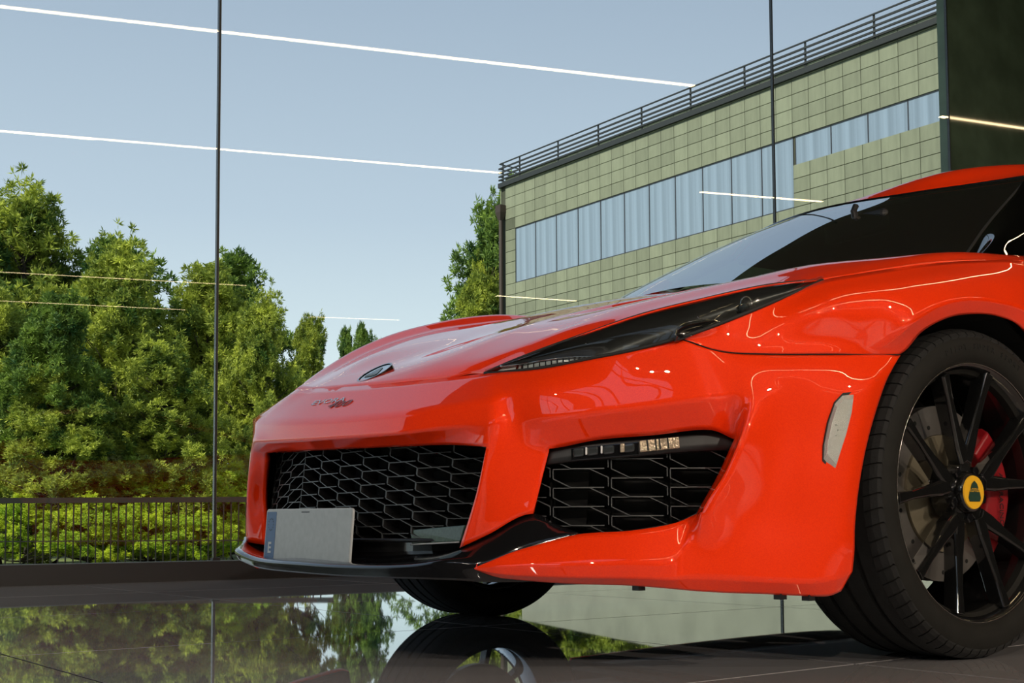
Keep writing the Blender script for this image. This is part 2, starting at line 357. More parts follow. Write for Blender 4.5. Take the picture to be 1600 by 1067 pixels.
def room():
    # floor slab + tiles (joints recessed)
    s = MB(); s.box((X0, YW - .3, -.14), (X1, Y1, -.0012)); tag(s.build('floor', 'grout'), kind='structure')
    fl = bpy.data.objects['floor']
    tw, tl = 1.2, 1.2
    me = None; g = .0032
    for i in range(-9, 5):
        for j in range(-3, 5):
            x0 = 1.455 + i * tw; y0 = -.42 + j * tl
            x1, y1 = x0 + tw, y0 + tl
            if y0 < YW + .001 and y1 <= YW + .001: continue
            if x1 < -9 or x0 > 5.5: continue
            if me is None:
                b = MB(); b.box((g, g, -.008), (tw - g, tl - g, 0)); o = b.build('tile', 'floor', fl); me = o.data; o.location = (x0, y0, 0)
                continue
            o = bpy.data.objects.new('tile', me); COL.objects.link(o); o.parent = fl; o.location = (x0, y0, 0)
    # outer rest of floor beyond the tiles, plain
    s = MB(); s.box((X0, YW, -.008), (1.455 - 9 * tw, Y1, -.0005)); s.box((1.455 + 5 * tw - .0, YW, -.008), (X1, Y1, -.0005)); s.box((1.455 - 9 * tw, -.42 + 5 * tl, -.008), (1.455 + 5 * tw, Y1, -.0005))
    s.build('floor_field', 'floor', fl)
    # ceiling with an unseen roof light added for its reflection in the bumper
    cb = MB(); sx0, sx1, sy0, sy1 = 3.7, 7.2, 3.2, 6.3
    cb.box((X0, YW - .3, HC), (sx0, Y1 + .2, HC + .25)); cb.box((sx1, YW - .3, HC), (X1, Y1 + .2, HC + .25)); cb.box((sx0, YW - .3, HC), (sx1, sy0, HC + .25)); cb.box((sx0, sy1, HC), (sx1, Y1 + .2, HC + .25))
    tag(cb.build('ceiling', 'ceiling'), kind='structure')
    rl = empty('window_5', ((sx0 + sx1) / 2, (sy0 + sy1) / 2, HC + .1)); rl['kind'] = 'structure'
    hx, hy = (sx1 - sx0) / 2, (sy1 - sy0) / 2
    MB().box((-hx, -hy, -.01), (hx, hy, .01)).build('pane', 'pane', rl)
    for x in (-hx + .05, -.4, .9, hx - .05): MB().box((x - .05, -hy, -.06), (x + .05, hy, .06)).build('mullion', 'sill', rl)
    for y in (-hy + .05, .2, hy - .05): MB().box((-hx, y - .05, -.055), (hx, y + .05, .055)).build('transom', 'sill', rl)
    # sill
    b = MB(); zt = P(0, 884, y=YW + .06)[2]
    b.box((xp, YW - .02, 0), (X1, YW + .06, zt), 0); b.box((xp, YW - .022, zt), (X1, YW + .064, zt + .004), 1)
    tag(b.build('trim_1', ['sill', 'sill_edge']), kind='structure')
    # panes
    for k, (x0, x1) in enumerate(((xa + .006, X1), (xb + .006, xa - .006), (xp + .006, xb - .006))):
        o = MB().box((x0, YW - .012, zt + .004), (x1, YW + .004, HC)).build('window_%d' % (k + 1), 'pane'); tag(o, kind='structure')
    for k, x in enumerate((xa, xb, xp)):
        o = empty('trim_%d' % (k + 2), (x, YW, 0)); o['kind'] = 'structure'
        MB().box((-.0055, -.016, zt + .004), (.0055, .008, HC)).build('seal', 'joint', o)
        MB().box((-.0075, -.014, zt + .004), (-.0056, .006, HC)).build('pane_edge', 'joint_edge', o)
        if k == 0: MB().box((-.03, -.02, zt + .004), (.012, .012, zt + .018)).build('clip', 'sill', o)
    # opaque dark panel wall right of the glass
    tag(MB().box((X0, YW - .1, 0), (xp - .008, YW + .004, HC)).build('wall_window_side', 'wall_dark'), kind='structure')
    tag(MB().box((X0 - .2, YW - .3, 0), (X0, Y1, HC)).build('wall_rear', 'wall'), kind='structure')
    tag(MB().box((X0, Y1, 0), (X1, Y1 + .2, HC)).build('wall_viewer_side', 'wall'), kind='structure')
    # wall ahead of the car; high window added for the bumper's mirrored patch
    b = MB(); a0, a1, z0, z1 = .6, 6.0, 2.3, 5.4
    b.box((X1, YW - .3, 0), (X1 + .2, a0, HC)); b.box((X1, a1, 0), (X1 + .2, Y1, HC)); b.box((X1, a0, 0), (X1 + .2, a1, z0)); b.box((X1, a0, z1), (X1 + .2, a1, HC))
    tag(b.build('wall_front', 'wall'), kind='structure')
    w = empty('window_4', (X1 + .1, (a0 + a1) / 2, 0)); w['kind'] = 'structure'; hw = (a1 - a0) / 2
    MB().box((-.01, -hw, z0), (.01, hw, z1)).build('pane', 'pane', w)
    for y in (-hw + .04, -.9, .9, hw - .04): MB().box((-.05, y - .04, z0), (.05, y + .04, z1)).build('mullion', 'sill', w)
    for z in (z0 + .04, 3.9, z1 - .04): MB().box((-.045, -hw, z - .04), (.045, hw, z + .04)).build('transom', 'sill', w)
    # ceiling light strips: found from their mirror images in the glass wall
    HL = HC - .04
    segs = [((-25, 7), (1085, 134)), ((-25, 202), (783, 270)), ((775, 462), (900, 470)), ((1095, 300), (1285, 315)), ((1470, 182), (1640, 207)), ((483, 495), (624, 500))]
    for k, (a, b_) in enumerate(segs):
        A = P(*a, z=HL); B = P(*b_, z=HL)
        A[1] = 2 * YW - A[1]; B[1] = 2 * YW - B[1]
        d = B - A; d[2] = 0; L = np.linalg.norm(d); 
        yield k, A, B, L
def lights():
    names = {0: 'warm linear ceiling lamp seen as the upper line mirrored in the glass', 1: 'warm linear ceiling lamp seen as the second line mirrored in the sky',
             2: 'short warm ceiling lamp mirrored low beside the drainpipe', 3: 'warm ceiling lamp mirrored across the big facade windows',
             4: 'warm ceiling lamp mirrored in the dark green wall panel', 5: 'faint short ceiling lamp mirrored low in the sky over the bonnet'}
    def lamp(A, B, label, group=None, dim=False):
        mid = (A + B) / 2; L = np.linalg.norm((B - A)[:2]); rz = math.atan2(B[1] - A[1], B[0] - A[0])
        o = empty('ceiling_lamp', (mid[0], mid[1], HC), rz); tag(o, label, 'ceiling lamp', group)
        MB().box((-L / 2, -.035, -.035), (L / 2, .035, 0)).build('housing', 'strip_body', o)
        MB().box((-L / 2, -.014, -.045), (L / 2, .014, -.0352)).build('diffuser', 'strip_dim' if dim else 'strip', o)
    for k, A, B, L in room():
        lamp(A, B, names[k], 'linear ceiling lamps', k == 5)
    # the rest of the same parallel rows, over and behind the viewer
    u = A3(.9397, .342, 0); n = A3(-.342, .9397, 0)
    def mirr(px, py):
        p = P(px, py, z=HC - .04); p[1] = 2 * YW - p[1]; return p
    for px, py, L, lab in ((385, 446, 12, 'ceiling lamp whose thin mirrored line crosses the pines at mid height'), (290, 484, 11, 'ceiling lamp whose thin mirrored line crosses the pines lower down')):
        A = mirr(px, py); lamp(A, A + u * L, lab, 'linear ceiling lamps', True)
    for r, a, b, lab in ((2.82, 1.2, 3.0, 'added linear ceiling lamp above the viewer, nearest row to the glass wall'), (6.9, -.9, 6.0, 'added linear ceiling lamp above the viewer, second row from the glass wall')):  # unseen lamps added along the rows for more room light
        A = u * a + n * r; B = u * b + n * r; A[2] = B[2] = HC - .04
        lamp(A, B, lab, 'linear ceiling lamps')

def added_spots():
    tgt = A3(.1, .6, .3)
    for (x, y, pw, lab) in ADDED_SPOTS:
        p = A3(x, y, HC - .32); d = Vector(tgt - p).normalized()
        o = empty('added_spotlight', (x, y, HC)); tag(o, lab, 'spotlight', 'added spotlights over the viewer')
        q = Vector((0, 0, -.30)); MB().tube([(0, 0, -.001), (0, 0, -.2)], .012, 8).build('stem', 'strip_body', o)
        a = np.array(q - d * .12); b = np.array(q + d * .10); MB().tube([a, b], .075, 20).build('lamp_head', 'strip_body', o, True)
        l = bpy.data.lights.new('spot', 'SPOT'); l.energy = pw; l.color = (1.0, .86, .70); l.spot_size = math.radians(70); l.spot_blend = .6; l.shadow_soft_size = .06
        lo = bpy.data.objects.new('bulb', l); COL.objects.link(lo); lo.parent = o; lo.location = q + d * .13; lo.rotation_euler = (-d).to_track_quat('Z', 'Y').to_euler()

# ================================================================ BUILDING ACROSS THE YARD
FX = P(783, 400, x=-32.1)[0]
def facade():
    b = empty('office_building', (FX, -30, -.3)); tag(b, 'green-grey stone office block with a long band of curtained blue windows', 'building')
    inv = lambda v: (v[0] - FX, v[1] + 30, v[2] + .3)
    F = lambda px, py: P(px, py, x=FX)[1:]
    yl, ztop = F(783, 297)[0], F(783, 297)[1]
    ztop = (F(783, 297)[1] + F(1477, 30)[1]) / 2
    wy0 = F(805, 400)[0]; wz0 = (F(805, 443)[1] + F(1240, 323)[1]) / 2; wz1 = (F(805, 358)[1] + F(1480, 132)[1]) / 2
    wyt = F(1240, 300)[0]; wz2 = (F(1240, 257)[1] + F(1480, 190)[1]) / 2; wy1 = F(1480, 150)[0]
    yr = wy1 + 9.0
    print('facade', yl, ztop, wy0, wz0, wz1, wz2, wyt, wy1)
    nm = 11; tw = (wyt - wy0) / nm / 2; th = (wz1 - wz0) / 5
    # core wall
    c = MB(); c.box((-9, yl + 30, 0), (-.06, yr + 30, ztop + .3)); c.build('core_wall', 'joints', b)
    c = MB(); c.box((-9, yl + 30 - .06, 0), (-.0, yl + 30 - .001, ztop + .3)); c.build('end_wall', 'stone', b)
    tile = MB(); g = .013
    tile.add([(0, g, g), (0, tw - g, g), (0, tw - g, th - g), (0, g, th - g), (-.05, g * .3, g * .3), (-.05, tw - g * .3, g * .3), (-.05, tw - g * .3, th - g * .3), (-.05, g * .3, th - g * .3)],
             [(0, 1, 2, 3), (0, 4, 5, 1), (1, 5, 6, 2), (2, 6, 7, 3), (3, 7, 4, 0)])
    o0 = tile.build('panel', 'stone', b); o0.location = inv((FX, wy0 - tw, wz1)); me = o0.data
    rest = MB(); cells = []
    i0 = -int((wy0 - yl) / tw) - 1; i1 = int((yr - wy0) / tw)
    j0 = -int((wz0 + .3) / th); j1 = int(round((ztop - wz0) / th)) + 1
    for i in range(i0, i1):
        for j in range(j0, j1):
            y = wy0 + i * tw; z = wz0 + j * th
            if y < yl: 
                continue
            if 0 <= j < 5 and 0 <= i < nm * 2: continue
            if i >= nm * 2 and wz2 - .1 < z < wz1 - .1: continue
            if z > ztop - .05: continue
            cells.append((y, z, i, j))
    # the panels seen largest: right-hand end and above the car
    def vis(c):
        v = np.array([FX, c[0], c[1]]) - CAM; dz = v @ _dd; px = 800 + FPX * (v @ _R) / dz; py = PCY - FPX * (v @ _U) / dz
        lim = 480 - max(0, px - 1040) * .62
        return 775 < px < 1485 and -20 < py < lim, dz
    inview = sorted([c for c in cells if vis(c)[0]], key=lambda c: vis(c)[1])
    near = set(inview[:299])
    print('panels', len(cells), 'in view', len(inview), 'tile', tw, th)
    for c in cells:
        p = inv((FX, c[0], c[1]))
        if c in near:
            o = bpy.data.objects.new('panel', me); COL.objects.link(o); o.parent = b; o.location = p
        else:
            rest.add([(v[0] + p[0], v[1] + p[1], v[2] + p[2]) for v in tile.v], tile.f)
    rest.build('panel_field', 'stone', b, kind='stuff')
    # windows
    ym = [wy0 + k * 2 * tw for k in range(nm + 1)]
    ys2 = [F(px, 150)[0] for px in (1240, 1296, 1354, 1417, 1480)]; st = ys2[-1] - ys2[-2]; ys2 += [ys2[-1] + st * k for k in range(1, 5)]
    for a, c_, z0, z1 in [(ym[k], ym[k + 1], wz0, wz1) for k in range(nm)] + [(ys2[k], ys2[k + 1], wz2, wz1) for k in range(len(ys2) - 1)]:
        w = empty('window', inv((FX, (a + c_) / 2, z0)), parent=b); hw = (c_ - a) / 2; H = z1 - z0
        MB().box((-.09, -hw, 0), (-.05, hw, H)).build('glass_pane', 'facade_glass', w)
        f = MB(); t = .022
        f.box((-.1, -hw, 0), (-.03, -hw + t, H)); f.box((-.1, hw - t, 0), (-.03, hw, H)); f.box((-.1, -hw, 0), (-.03, hw, t * 1.6)); f.box((-.1, -hw, H - t * 1.6), (-.03, hw, H)); f.build('window_frame', 'winframe', w)
    # coping and roof rail
    MB().box((-.6, yl + 30 - .1, ztop + .3), (.12, yr + 30, ztop + .3 + .22)).build('coping', 'roof_metal', b)
    r = empty('roof_railing', inv((FX, yl, ztop + .22)), parent=b)
    y0 = 0; Lr = yr - yl
    rz = [.95, .72, .52, .34, .17]
    for k, z in enumerate(rz): MB().box((.02, -.12 if k else 0, z - (.03 if k == 0 else .036)), (.07, Lr, z + (.02 if k == 0 else .036))).build('rail', 'roof_metal', r)
    pys = [F(px, 200)[0] - yl for px in (786, 812, 872, 935, 1003, 1080, 1165, 1261, 1370)]; st = pys[-1] - pys[-2]; pys += [pys[-1] + st * k for k in (1, 2, 3)]
    for y in pys: MB().box((-.01, y - .035, 0), (.03, y + .035, .95)).build('post', 'roof_metal', r)
    for z in rz: MB().box((-1.2, -.09, z - .02), (.05, -.05, z + .02)).build('end_rail', 'roof_metal', r)
    # drainpipe
    yp = F(787, 400)[0]; d = MB(); q = inv((FX, yp, 0))
    d.tube([(q[0] + .16, q[1], 0), (q[0] + .16, q[1], F(787, 335)[1] + .3)], .10, 10); zt = F(787, 322)[1] + .3
    d.box((q[0] + .0, q[1] - .2, zt - .35), (q[0] + .34, q[1] + .2, zt)); d.add([(q[0], q[1] - .2, zt - .35), (q[0] + .34, q[1] - .2, zt - .35), (q[0] + .34, q[1] + .2, zt - .35), (q[0], q[1] + .2, zt - .35), (q[0] + .08, q[1] - .1, zt - .7), (q[0] + .26, q[1] - .1, zt - .7), (q[0] + .26, q[1] + .1, zt - .7), (q[0] + .08, q[1] + .1, zt - .7)], [(0, 1, 5, 4), (1, 2, 6, 5), (2, 3, 7, 6), (3, 0, 4, 7)])
    d.build('drainpipe', 'pipe', b)

# ================================================================ YARD
def yard():
    s = MB(); s.box((-200, -300, -.6), (120, YW - .3, -.3)); tag(s.build('ground', 'soil'), kind='structure')
    s = MB(); s.box((-34, YW - 7, -.298), (14, YW - .12, -.2)); tag(s.build('terrace_pavement', 'concrete'), kind='structure')
    # railing, parallel to the picture plane
    Z = 17.0
    a = plan(-9.5, Z); b_ = plan(-2.5, Z); L = np.linalg.norm(b_ - a)
    zr = P(0, 783, y=P(0, 783, y=-9)[1])
    D = ray(0, 778); t = Z / (D @ _d); ztop = CAM[2] + D[2] * t
    D = ray(0, 846); zm = CAM[2] + D[2] * Z / (D @ _d)
    rz = math.atan2(b_[1] - a[1], b_[0] - a[0])
    f = empty('terrace_railing', (a[0], a[1], -.3), rz); tag(f, 'black metal railing of thin upright bars in front of the pines', 'railing')
    h = ztop + .3
    MB().box((0, -.03, h - .075), (L, .03, h)).build('top_rail', 'fence', f)
    MB().box((0, -.006, zm + .3 - .008), (L, .006, zm + .3 + .008)).build('middle_wire', 'fence', f)
    MB().box((0, -.02, .06), (L, .02, .10)).build('bottom_rail', 'fence', f)
    bm = MB().box((-.008, -.008, .1), (.008, .008, h - .07)); o = bm.build('bar', 'fence', f); me = o.data; n = int(L / .105)
    for k in range(1, n):
        o = bpy.data.objects.new('bar', me); COL.objects.link(o); o.parent = f; o.location = (k * .105, 0, 0)
    # kerb below the railing
    q = MB().box((-.3, -.15, -.1), (L + .5, .15, .05)).build('kerb', 'concrete', f)
    # low tiled garden wall right, mirrored in the floor
    def at(px, py, Zd):
        D = ray(px, py); t = Zd / (D @ _d); return CAM + D * t
    A = at(830, 718, 34.0); B = at(1480, 602, 17.5)
    g = empty('garden_wall', (A[0], A[1], -.3)); tag(g, 'pale tiled garden wall with trees behind, mirrored in the polished floor', 'wall')
    d = B - A; Lg = np.linalg.norm(d[:2]); zt = 3.1
    g.rotation_euler = (0, 0, math.atan2(d[1], d[0]))
    MB().box((0, -.3, 0), (Lg, -.04, 2.53)).build('core', 'concrete', g)
    tw, th = 1.25, .625; me = None
    for i in range(int(Lg / tw)):
        for j in range(4):
            if me is None:
                o = MB().box((.015, -.04, .015), (tw - .015, 0, th - .015)).build('panel', 'concrete', g); me = o.data
            else:
                o = bpy.data.objects.new('panel', me); COL.objects.link(o); o.parent = g
            o.location = (i * tw, .0, j * th + .03)
    # far things seen through the pines
    D = at(430, 800, 60); w = empty('white_shed', (D[0], D[1], -3)); w.rotation_euler = (0, 0, math.radians(142.5)); tag(w, 'low white building glimpsed behind the railing beside the bumper', 'building')
    MB().box((-5, -3, 0), (4.5, 3, 4.3)).build('wall', 'far_white', w); MB().box((-5.3, -3.3, 4.3), (4.8, 3.3, 4.6)).build('roof', 'far_grey', w)
    MB().box((-5.6, 3.02, 1.2), (4.4, 3.06, 2.0)).build('dark_base', 'far_grey', w)
    D = at(371, 800, 30); o = MB().tube([(0, 0, 0), (0, 0, 1.75)], .11, 10).build('orange_post', 'orange_post'); o.location = (D[0], D[1], -.9); tag(o, 'orange post behind the railing next to the bumper', 'post')
    D = at(466, 574, 48); hz = D[2]; o = empty('street_lamp', (D[0], D[1], -.3)); tag(o, 'street lamp with pale head poking out of the pines', 'lamp')
    o.rotation_euler = (0, 0, math.radians(142.5))
    MB().tube([(.5, 0, 0), (.5, 0, hz - .1), (.35, 0, hz + .25)], .06, 8).build('pole', 'lamp_head', o)
    MB().tube([(.45, 0, hz + .33), (.1, 0, hz + .36), (-.35, 0, hz + .30), (-.5, 0, hz + .3)], [.05, .14, .12, .03], 8).build('lamp_head', 'lamp_head', o, True)
    # distant hill
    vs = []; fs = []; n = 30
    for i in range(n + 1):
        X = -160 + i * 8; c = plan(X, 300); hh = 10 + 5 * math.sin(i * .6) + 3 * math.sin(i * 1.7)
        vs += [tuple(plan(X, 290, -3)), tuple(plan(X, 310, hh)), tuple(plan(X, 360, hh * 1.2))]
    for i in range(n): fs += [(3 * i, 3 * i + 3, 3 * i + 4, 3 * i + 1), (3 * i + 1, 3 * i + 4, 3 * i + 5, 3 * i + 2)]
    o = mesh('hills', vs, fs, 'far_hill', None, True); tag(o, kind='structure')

# ---- pines
def pine(height, rad, nclump, ntuft, seed, shape='round', tuft=.17, blades=9):
    """returns (trunk mesh builder, needle arrays) of one tree in its own frame"""
    r = np.random.default_rng(seed); T = MB()
    lean = r.normal(0, .03, 2)
    trunk = [np.array([lean[0] * t * height * 2, lean[1] * t * height * 2, t * height]) for t in np.linspace(0, .97, 9)]
    trunk = [p + np.append(r.normal(0, .05, 2), 0) for p in trunk]
    T.tube(trunk, [.17 * height / 8 * (1 - .8 * k / 8) + .01 for k in range(9)], 8)
    cl = []
    for k in range(nclump):
        t = r.uniform(.12 if shape != 'high' else .3, 1.0) ** .85; z = t * height
        prof = math.sin(min(1, (1.04 - t) * 1.25) * math.pi / 2) * (1 if t > .3 else .55 + 1.5 * t)
        R = rad * prof; ang = r.uniform(0, 2 * math.pi); rr = R * r.uniform(.35, 1.0) ** .6
        base = np.array([lean[0] * t * height * 2, lean[1] * t * height * 2, max(.3, z - rr * .35)])
        tip = np.array([base[0] + math.cos(ang) * rr, base[1] + math.sin(ang) * rr, z + r.uniform(-.1, .35)])
        mid = (base + tip) / 2 + (0, 0, -.08 * rr)
        T.tube([base, mid, tip], [.035 + .01 * rr, .025, .008], 5)
        cl.append((tip, r.uniform(.32, .62) * rad / 2.2 + .12))
        if rr > .8: cl.append((mid + r.normal(0, .15, 3) + (0, 0, .15), r.uniform(.25, .4) * rad / 2.2 + .08))
    cl.append((trunk[-1] + (0, 0, .1), .22)); cl.append((trunk[-1] + (0, 0, .35), .14))
    C = []; Dn = []
    mini = []
    for c, s_ in cl:
        k_ = int(r.integers(4, 8))
        for _ in range(k_):
            u = r.normal(0, 1, 3); u /= np.linalg.norm(u); u[2] = abs(u[2]) * .9 - .15
            mini.append((c + u * s_ * r.uniform(.4, 1.0) * np.array([1.1, 1.1, .8]), s_ * r.uniform(.24, .42)))
    per = max(3, ntuft // len(mini))
    for c, s_ in mini:
        n = per; t_ = r.uniform(-.6, 1.3, n)          # each finger of needles is a little upright candle
        u = r.normal(0, 1, (n, 3)); u /= np.linalg.norm(u, axis=1)[:, None]
        p = c + u * (s_ * .55 * np.clip(1.25 - np.abs(t_ - .1), .15, 1))[:, None] * np.array([1, 1, .35]); p[:, 2] += t_ * s_ * 1.15
        C.append(p); Dn.append(u * .7 + np.array([0, 0, .7]))
    C = np.concatenate(C); Dn = np.concatenate(Dn); Dn /= np.linalg.norm(Dn, axis=1)[:, None]
    n = len(C); B = blades
    dirs = Dn[:, None, :] * .55 + r.normal(0, .62, (n, B, 3)); dirs /= np.linalg.norm(dirs, axis=2)[:, :, None]
    sidev = np.cross(dirs, r.normal(0, 1, (n, B, 3))); sidev /= np.linalg.norm(sidev, axis=2)[:, :, None]
    L = r.uniform(.6, 1.15, (n, B, 1)) * tuft; wd = .085 * tuft * 1.15
    p0 = C[:, None, :] + dirs * L * .05 - sidev * wd * .5; p1 = C[:, None, :] + dirs * L * .55 + sidev * wd; p2 = C[:, None, :] + dirs * L; p3 = C[:, None, :] + dirs * L * .5 - sidev * wd
    V = np.stack([C[:, None, :] + dirs * L * .02, p1, p2, p3], 2).reshape(-1, 3)
    return T, V
def needles_mesh(name, V, m):
    me = bpy.data.meshes.new(name); n = len(V) // 4
    me.vertices.add(len(V)); me.vertices.foreach_set('co', V.astype(np.float32).ravel())
    me.loops.add(len(V)); me.loops.foreach_set('vertex_index', np.arange(len(V), dtype=np.int32))
    me.polygons.add(n); me.polygons.foreach_set('loop_start', np.arange(0, len(V), 4, dtype=np.int32)); me.polygons.foreach_set('loop_total', np.full(n, 4, dtype=np.int32))
    me.update(); me.validate(); me.materials.append(M[m]); return me
def forest():
    protos = []
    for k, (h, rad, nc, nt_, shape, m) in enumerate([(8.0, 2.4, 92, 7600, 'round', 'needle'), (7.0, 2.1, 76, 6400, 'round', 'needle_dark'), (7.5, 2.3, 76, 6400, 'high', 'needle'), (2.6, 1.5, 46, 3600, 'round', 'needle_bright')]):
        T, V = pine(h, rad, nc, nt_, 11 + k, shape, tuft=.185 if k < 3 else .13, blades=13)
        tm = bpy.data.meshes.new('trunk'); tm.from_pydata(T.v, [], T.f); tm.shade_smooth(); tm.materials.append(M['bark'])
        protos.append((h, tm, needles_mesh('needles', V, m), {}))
    def place(px, ptop, Z, k, label, rot, base=-.3, name='pine_tree', cat='tree', wide=1.0, mat_=None):
        D = ray(px, ptop); t = Z / (D @ _d); top = CAM + D * t
        h = top[2] - base; sc = h / protos[k][0]
        o = empty(name, (top[0], top[1], base), rot); tag(o, label, cat, group='pines and shrubs beyond the glass')
        a = bpy.data.objects.new('trunk', protos[k][1]); b = bpy.data.objects.new('needles', protos[k][2])
        for q in (a, b): COL.objects.link(q); q.parent = o; q.scale = (sc * wide, sc * wide, sc * .985)
        b['kind'] = 'stuff'
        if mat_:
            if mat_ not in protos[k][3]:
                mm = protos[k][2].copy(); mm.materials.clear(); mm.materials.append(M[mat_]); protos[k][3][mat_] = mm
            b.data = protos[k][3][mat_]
        return o
    L = [(20, 332, 27, 0, 'tall sunlit pine with its top at the left frame edge', .3, 1.0, None),
         (108, 372, 29, 2, 'pine with a narrow top next to the tall left one', 1.3, .95, None),
         (170, 398, 24, 0, 'pine whose pointed top rises between two higher crowns', 2.2, .95, None),
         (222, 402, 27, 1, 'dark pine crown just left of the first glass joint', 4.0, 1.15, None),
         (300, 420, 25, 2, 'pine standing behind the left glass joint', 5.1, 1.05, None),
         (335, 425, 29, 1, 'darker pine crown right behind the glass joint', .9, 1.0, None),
         (398, 478, 24, 0, 'pine between the glass joint and the bumper', 1.9, .75, None),
         (445, 520, 28, 2, 'pine at the right end of the group over the car nose', 3.3, .60, 'needle'),
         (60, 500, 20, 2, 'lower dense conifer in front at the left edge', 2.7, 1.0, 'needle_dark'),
         (0, 450, 21, 0, 'broad pine cut by the left frame edge', 3.9, 1.0, None),
         (-70, 380, 26, 1, 'pine just outside the left frame edge', .2, 1.1, None),
         (260, 560, 21, 0, 'low bright pine behind the railing centre', 5.6, 1.25, None),
         (150, 600, 19.5, 2, 'low pine behind the railing on the left', 1.0, 1.3, None),
         (380, 640, 22, 2, 'thin low pine behind the railing by the bumper', 4.4, .8, 'needle')]
    for px, pt, Z, k, lab, rot, wide, mt in L: place(px, pt, Z, k, lab, rot, wide=wide, mat_=mt)
    place(742, 374, 64, 1, 'dark pine beside the drainpipe corner of the building', 1.0, wide=.80)
    place(780, 308, 72, 1, 'dark pine half hidden behind the building corner', 2.0, wide=.60)
    place(702, 464, 60, 2, 'small pine left of the dark one by the building', 3.0, wide=.75)
    place(764, 440, 64, 0, 'yellow-lit pine low beside the building corner', 5.0, wide=.50)
    place(551, 533, 52, 1, 'tiny distant treetop above the bonnet', 4.0, wide=.42)
    place(577, 529, 50, 1, 'second tiny treetop above the bonnet, right one', 5.0, wide=.50)
    for px, pt, Z, k, lab, rot, w_ in [(150, 790, 18.6, 3, 'yellow-green shrub behind the railing, left of centre', .4, 1.5), (235, 795, 19, 3, 'bright yellow shrub behind the railing, centre', 1.4, 1.5), (40, 790, 18.8, 3, 'shrub behind the railing at the left', 2.4, 1.4), (310, 812, 19.2, 3, 'shrub behind the railing near the glass joint', 3.1, 1.5)]:
        place(px, pt, Z, k, lab, rot, name='shrub', cat='shrub', wide=w_)
    for px, pt, Z, k, lab, rot, w_ in [(95, 735, 20.5, 3, 'taller rounded shrub rising above the railing, left part', .9, 1.6), (190, 742, 20.5, 3, 'taller rounded shrub rising above the railing, middle', 2.9, 1.6), (285, 738, 21, 3, 'taller rounded shrub rising above the railing before the glass joint', 4.9, 1.5), (360, 745, 21.5, 3, 'taller rounded shrub rising above the railing right of the glass joint', 5.4, 1.2), (-5, 730, 20.8, 3, 'taller rounded shrub rising above the railing at the frame edge', 1.9, 1.6)]:
        place(px, pt, Z, k, lab, rot, name='shrub', cat='shrub', wide=w_, mat_='needle' if rot < 2 else None)
    # trees behind the garden wall (seen only in the floor)
    for px, pt, Z, k, lab, rot in [(860, 600, 37, 0, 'tree behind the garden wall mirrored by the far front wheel', .5), (960, 590, 37, 2, 'tree behind the garden wall mirrored under the front bumper', 1.5), (1080, 590, 31, 0, 'tree behind the garden wall mirrored under the side intake', 2.5), (1180, 585, 28, 1, 'tree behind the garden wall mirrored near the front wheel', 3.5)]:
        place(px, pt, Z, k, lab, rot, name='garden_tree', wide=1.3)

#CARPART
lights()
added_spots()
facade()
yard()
forest()
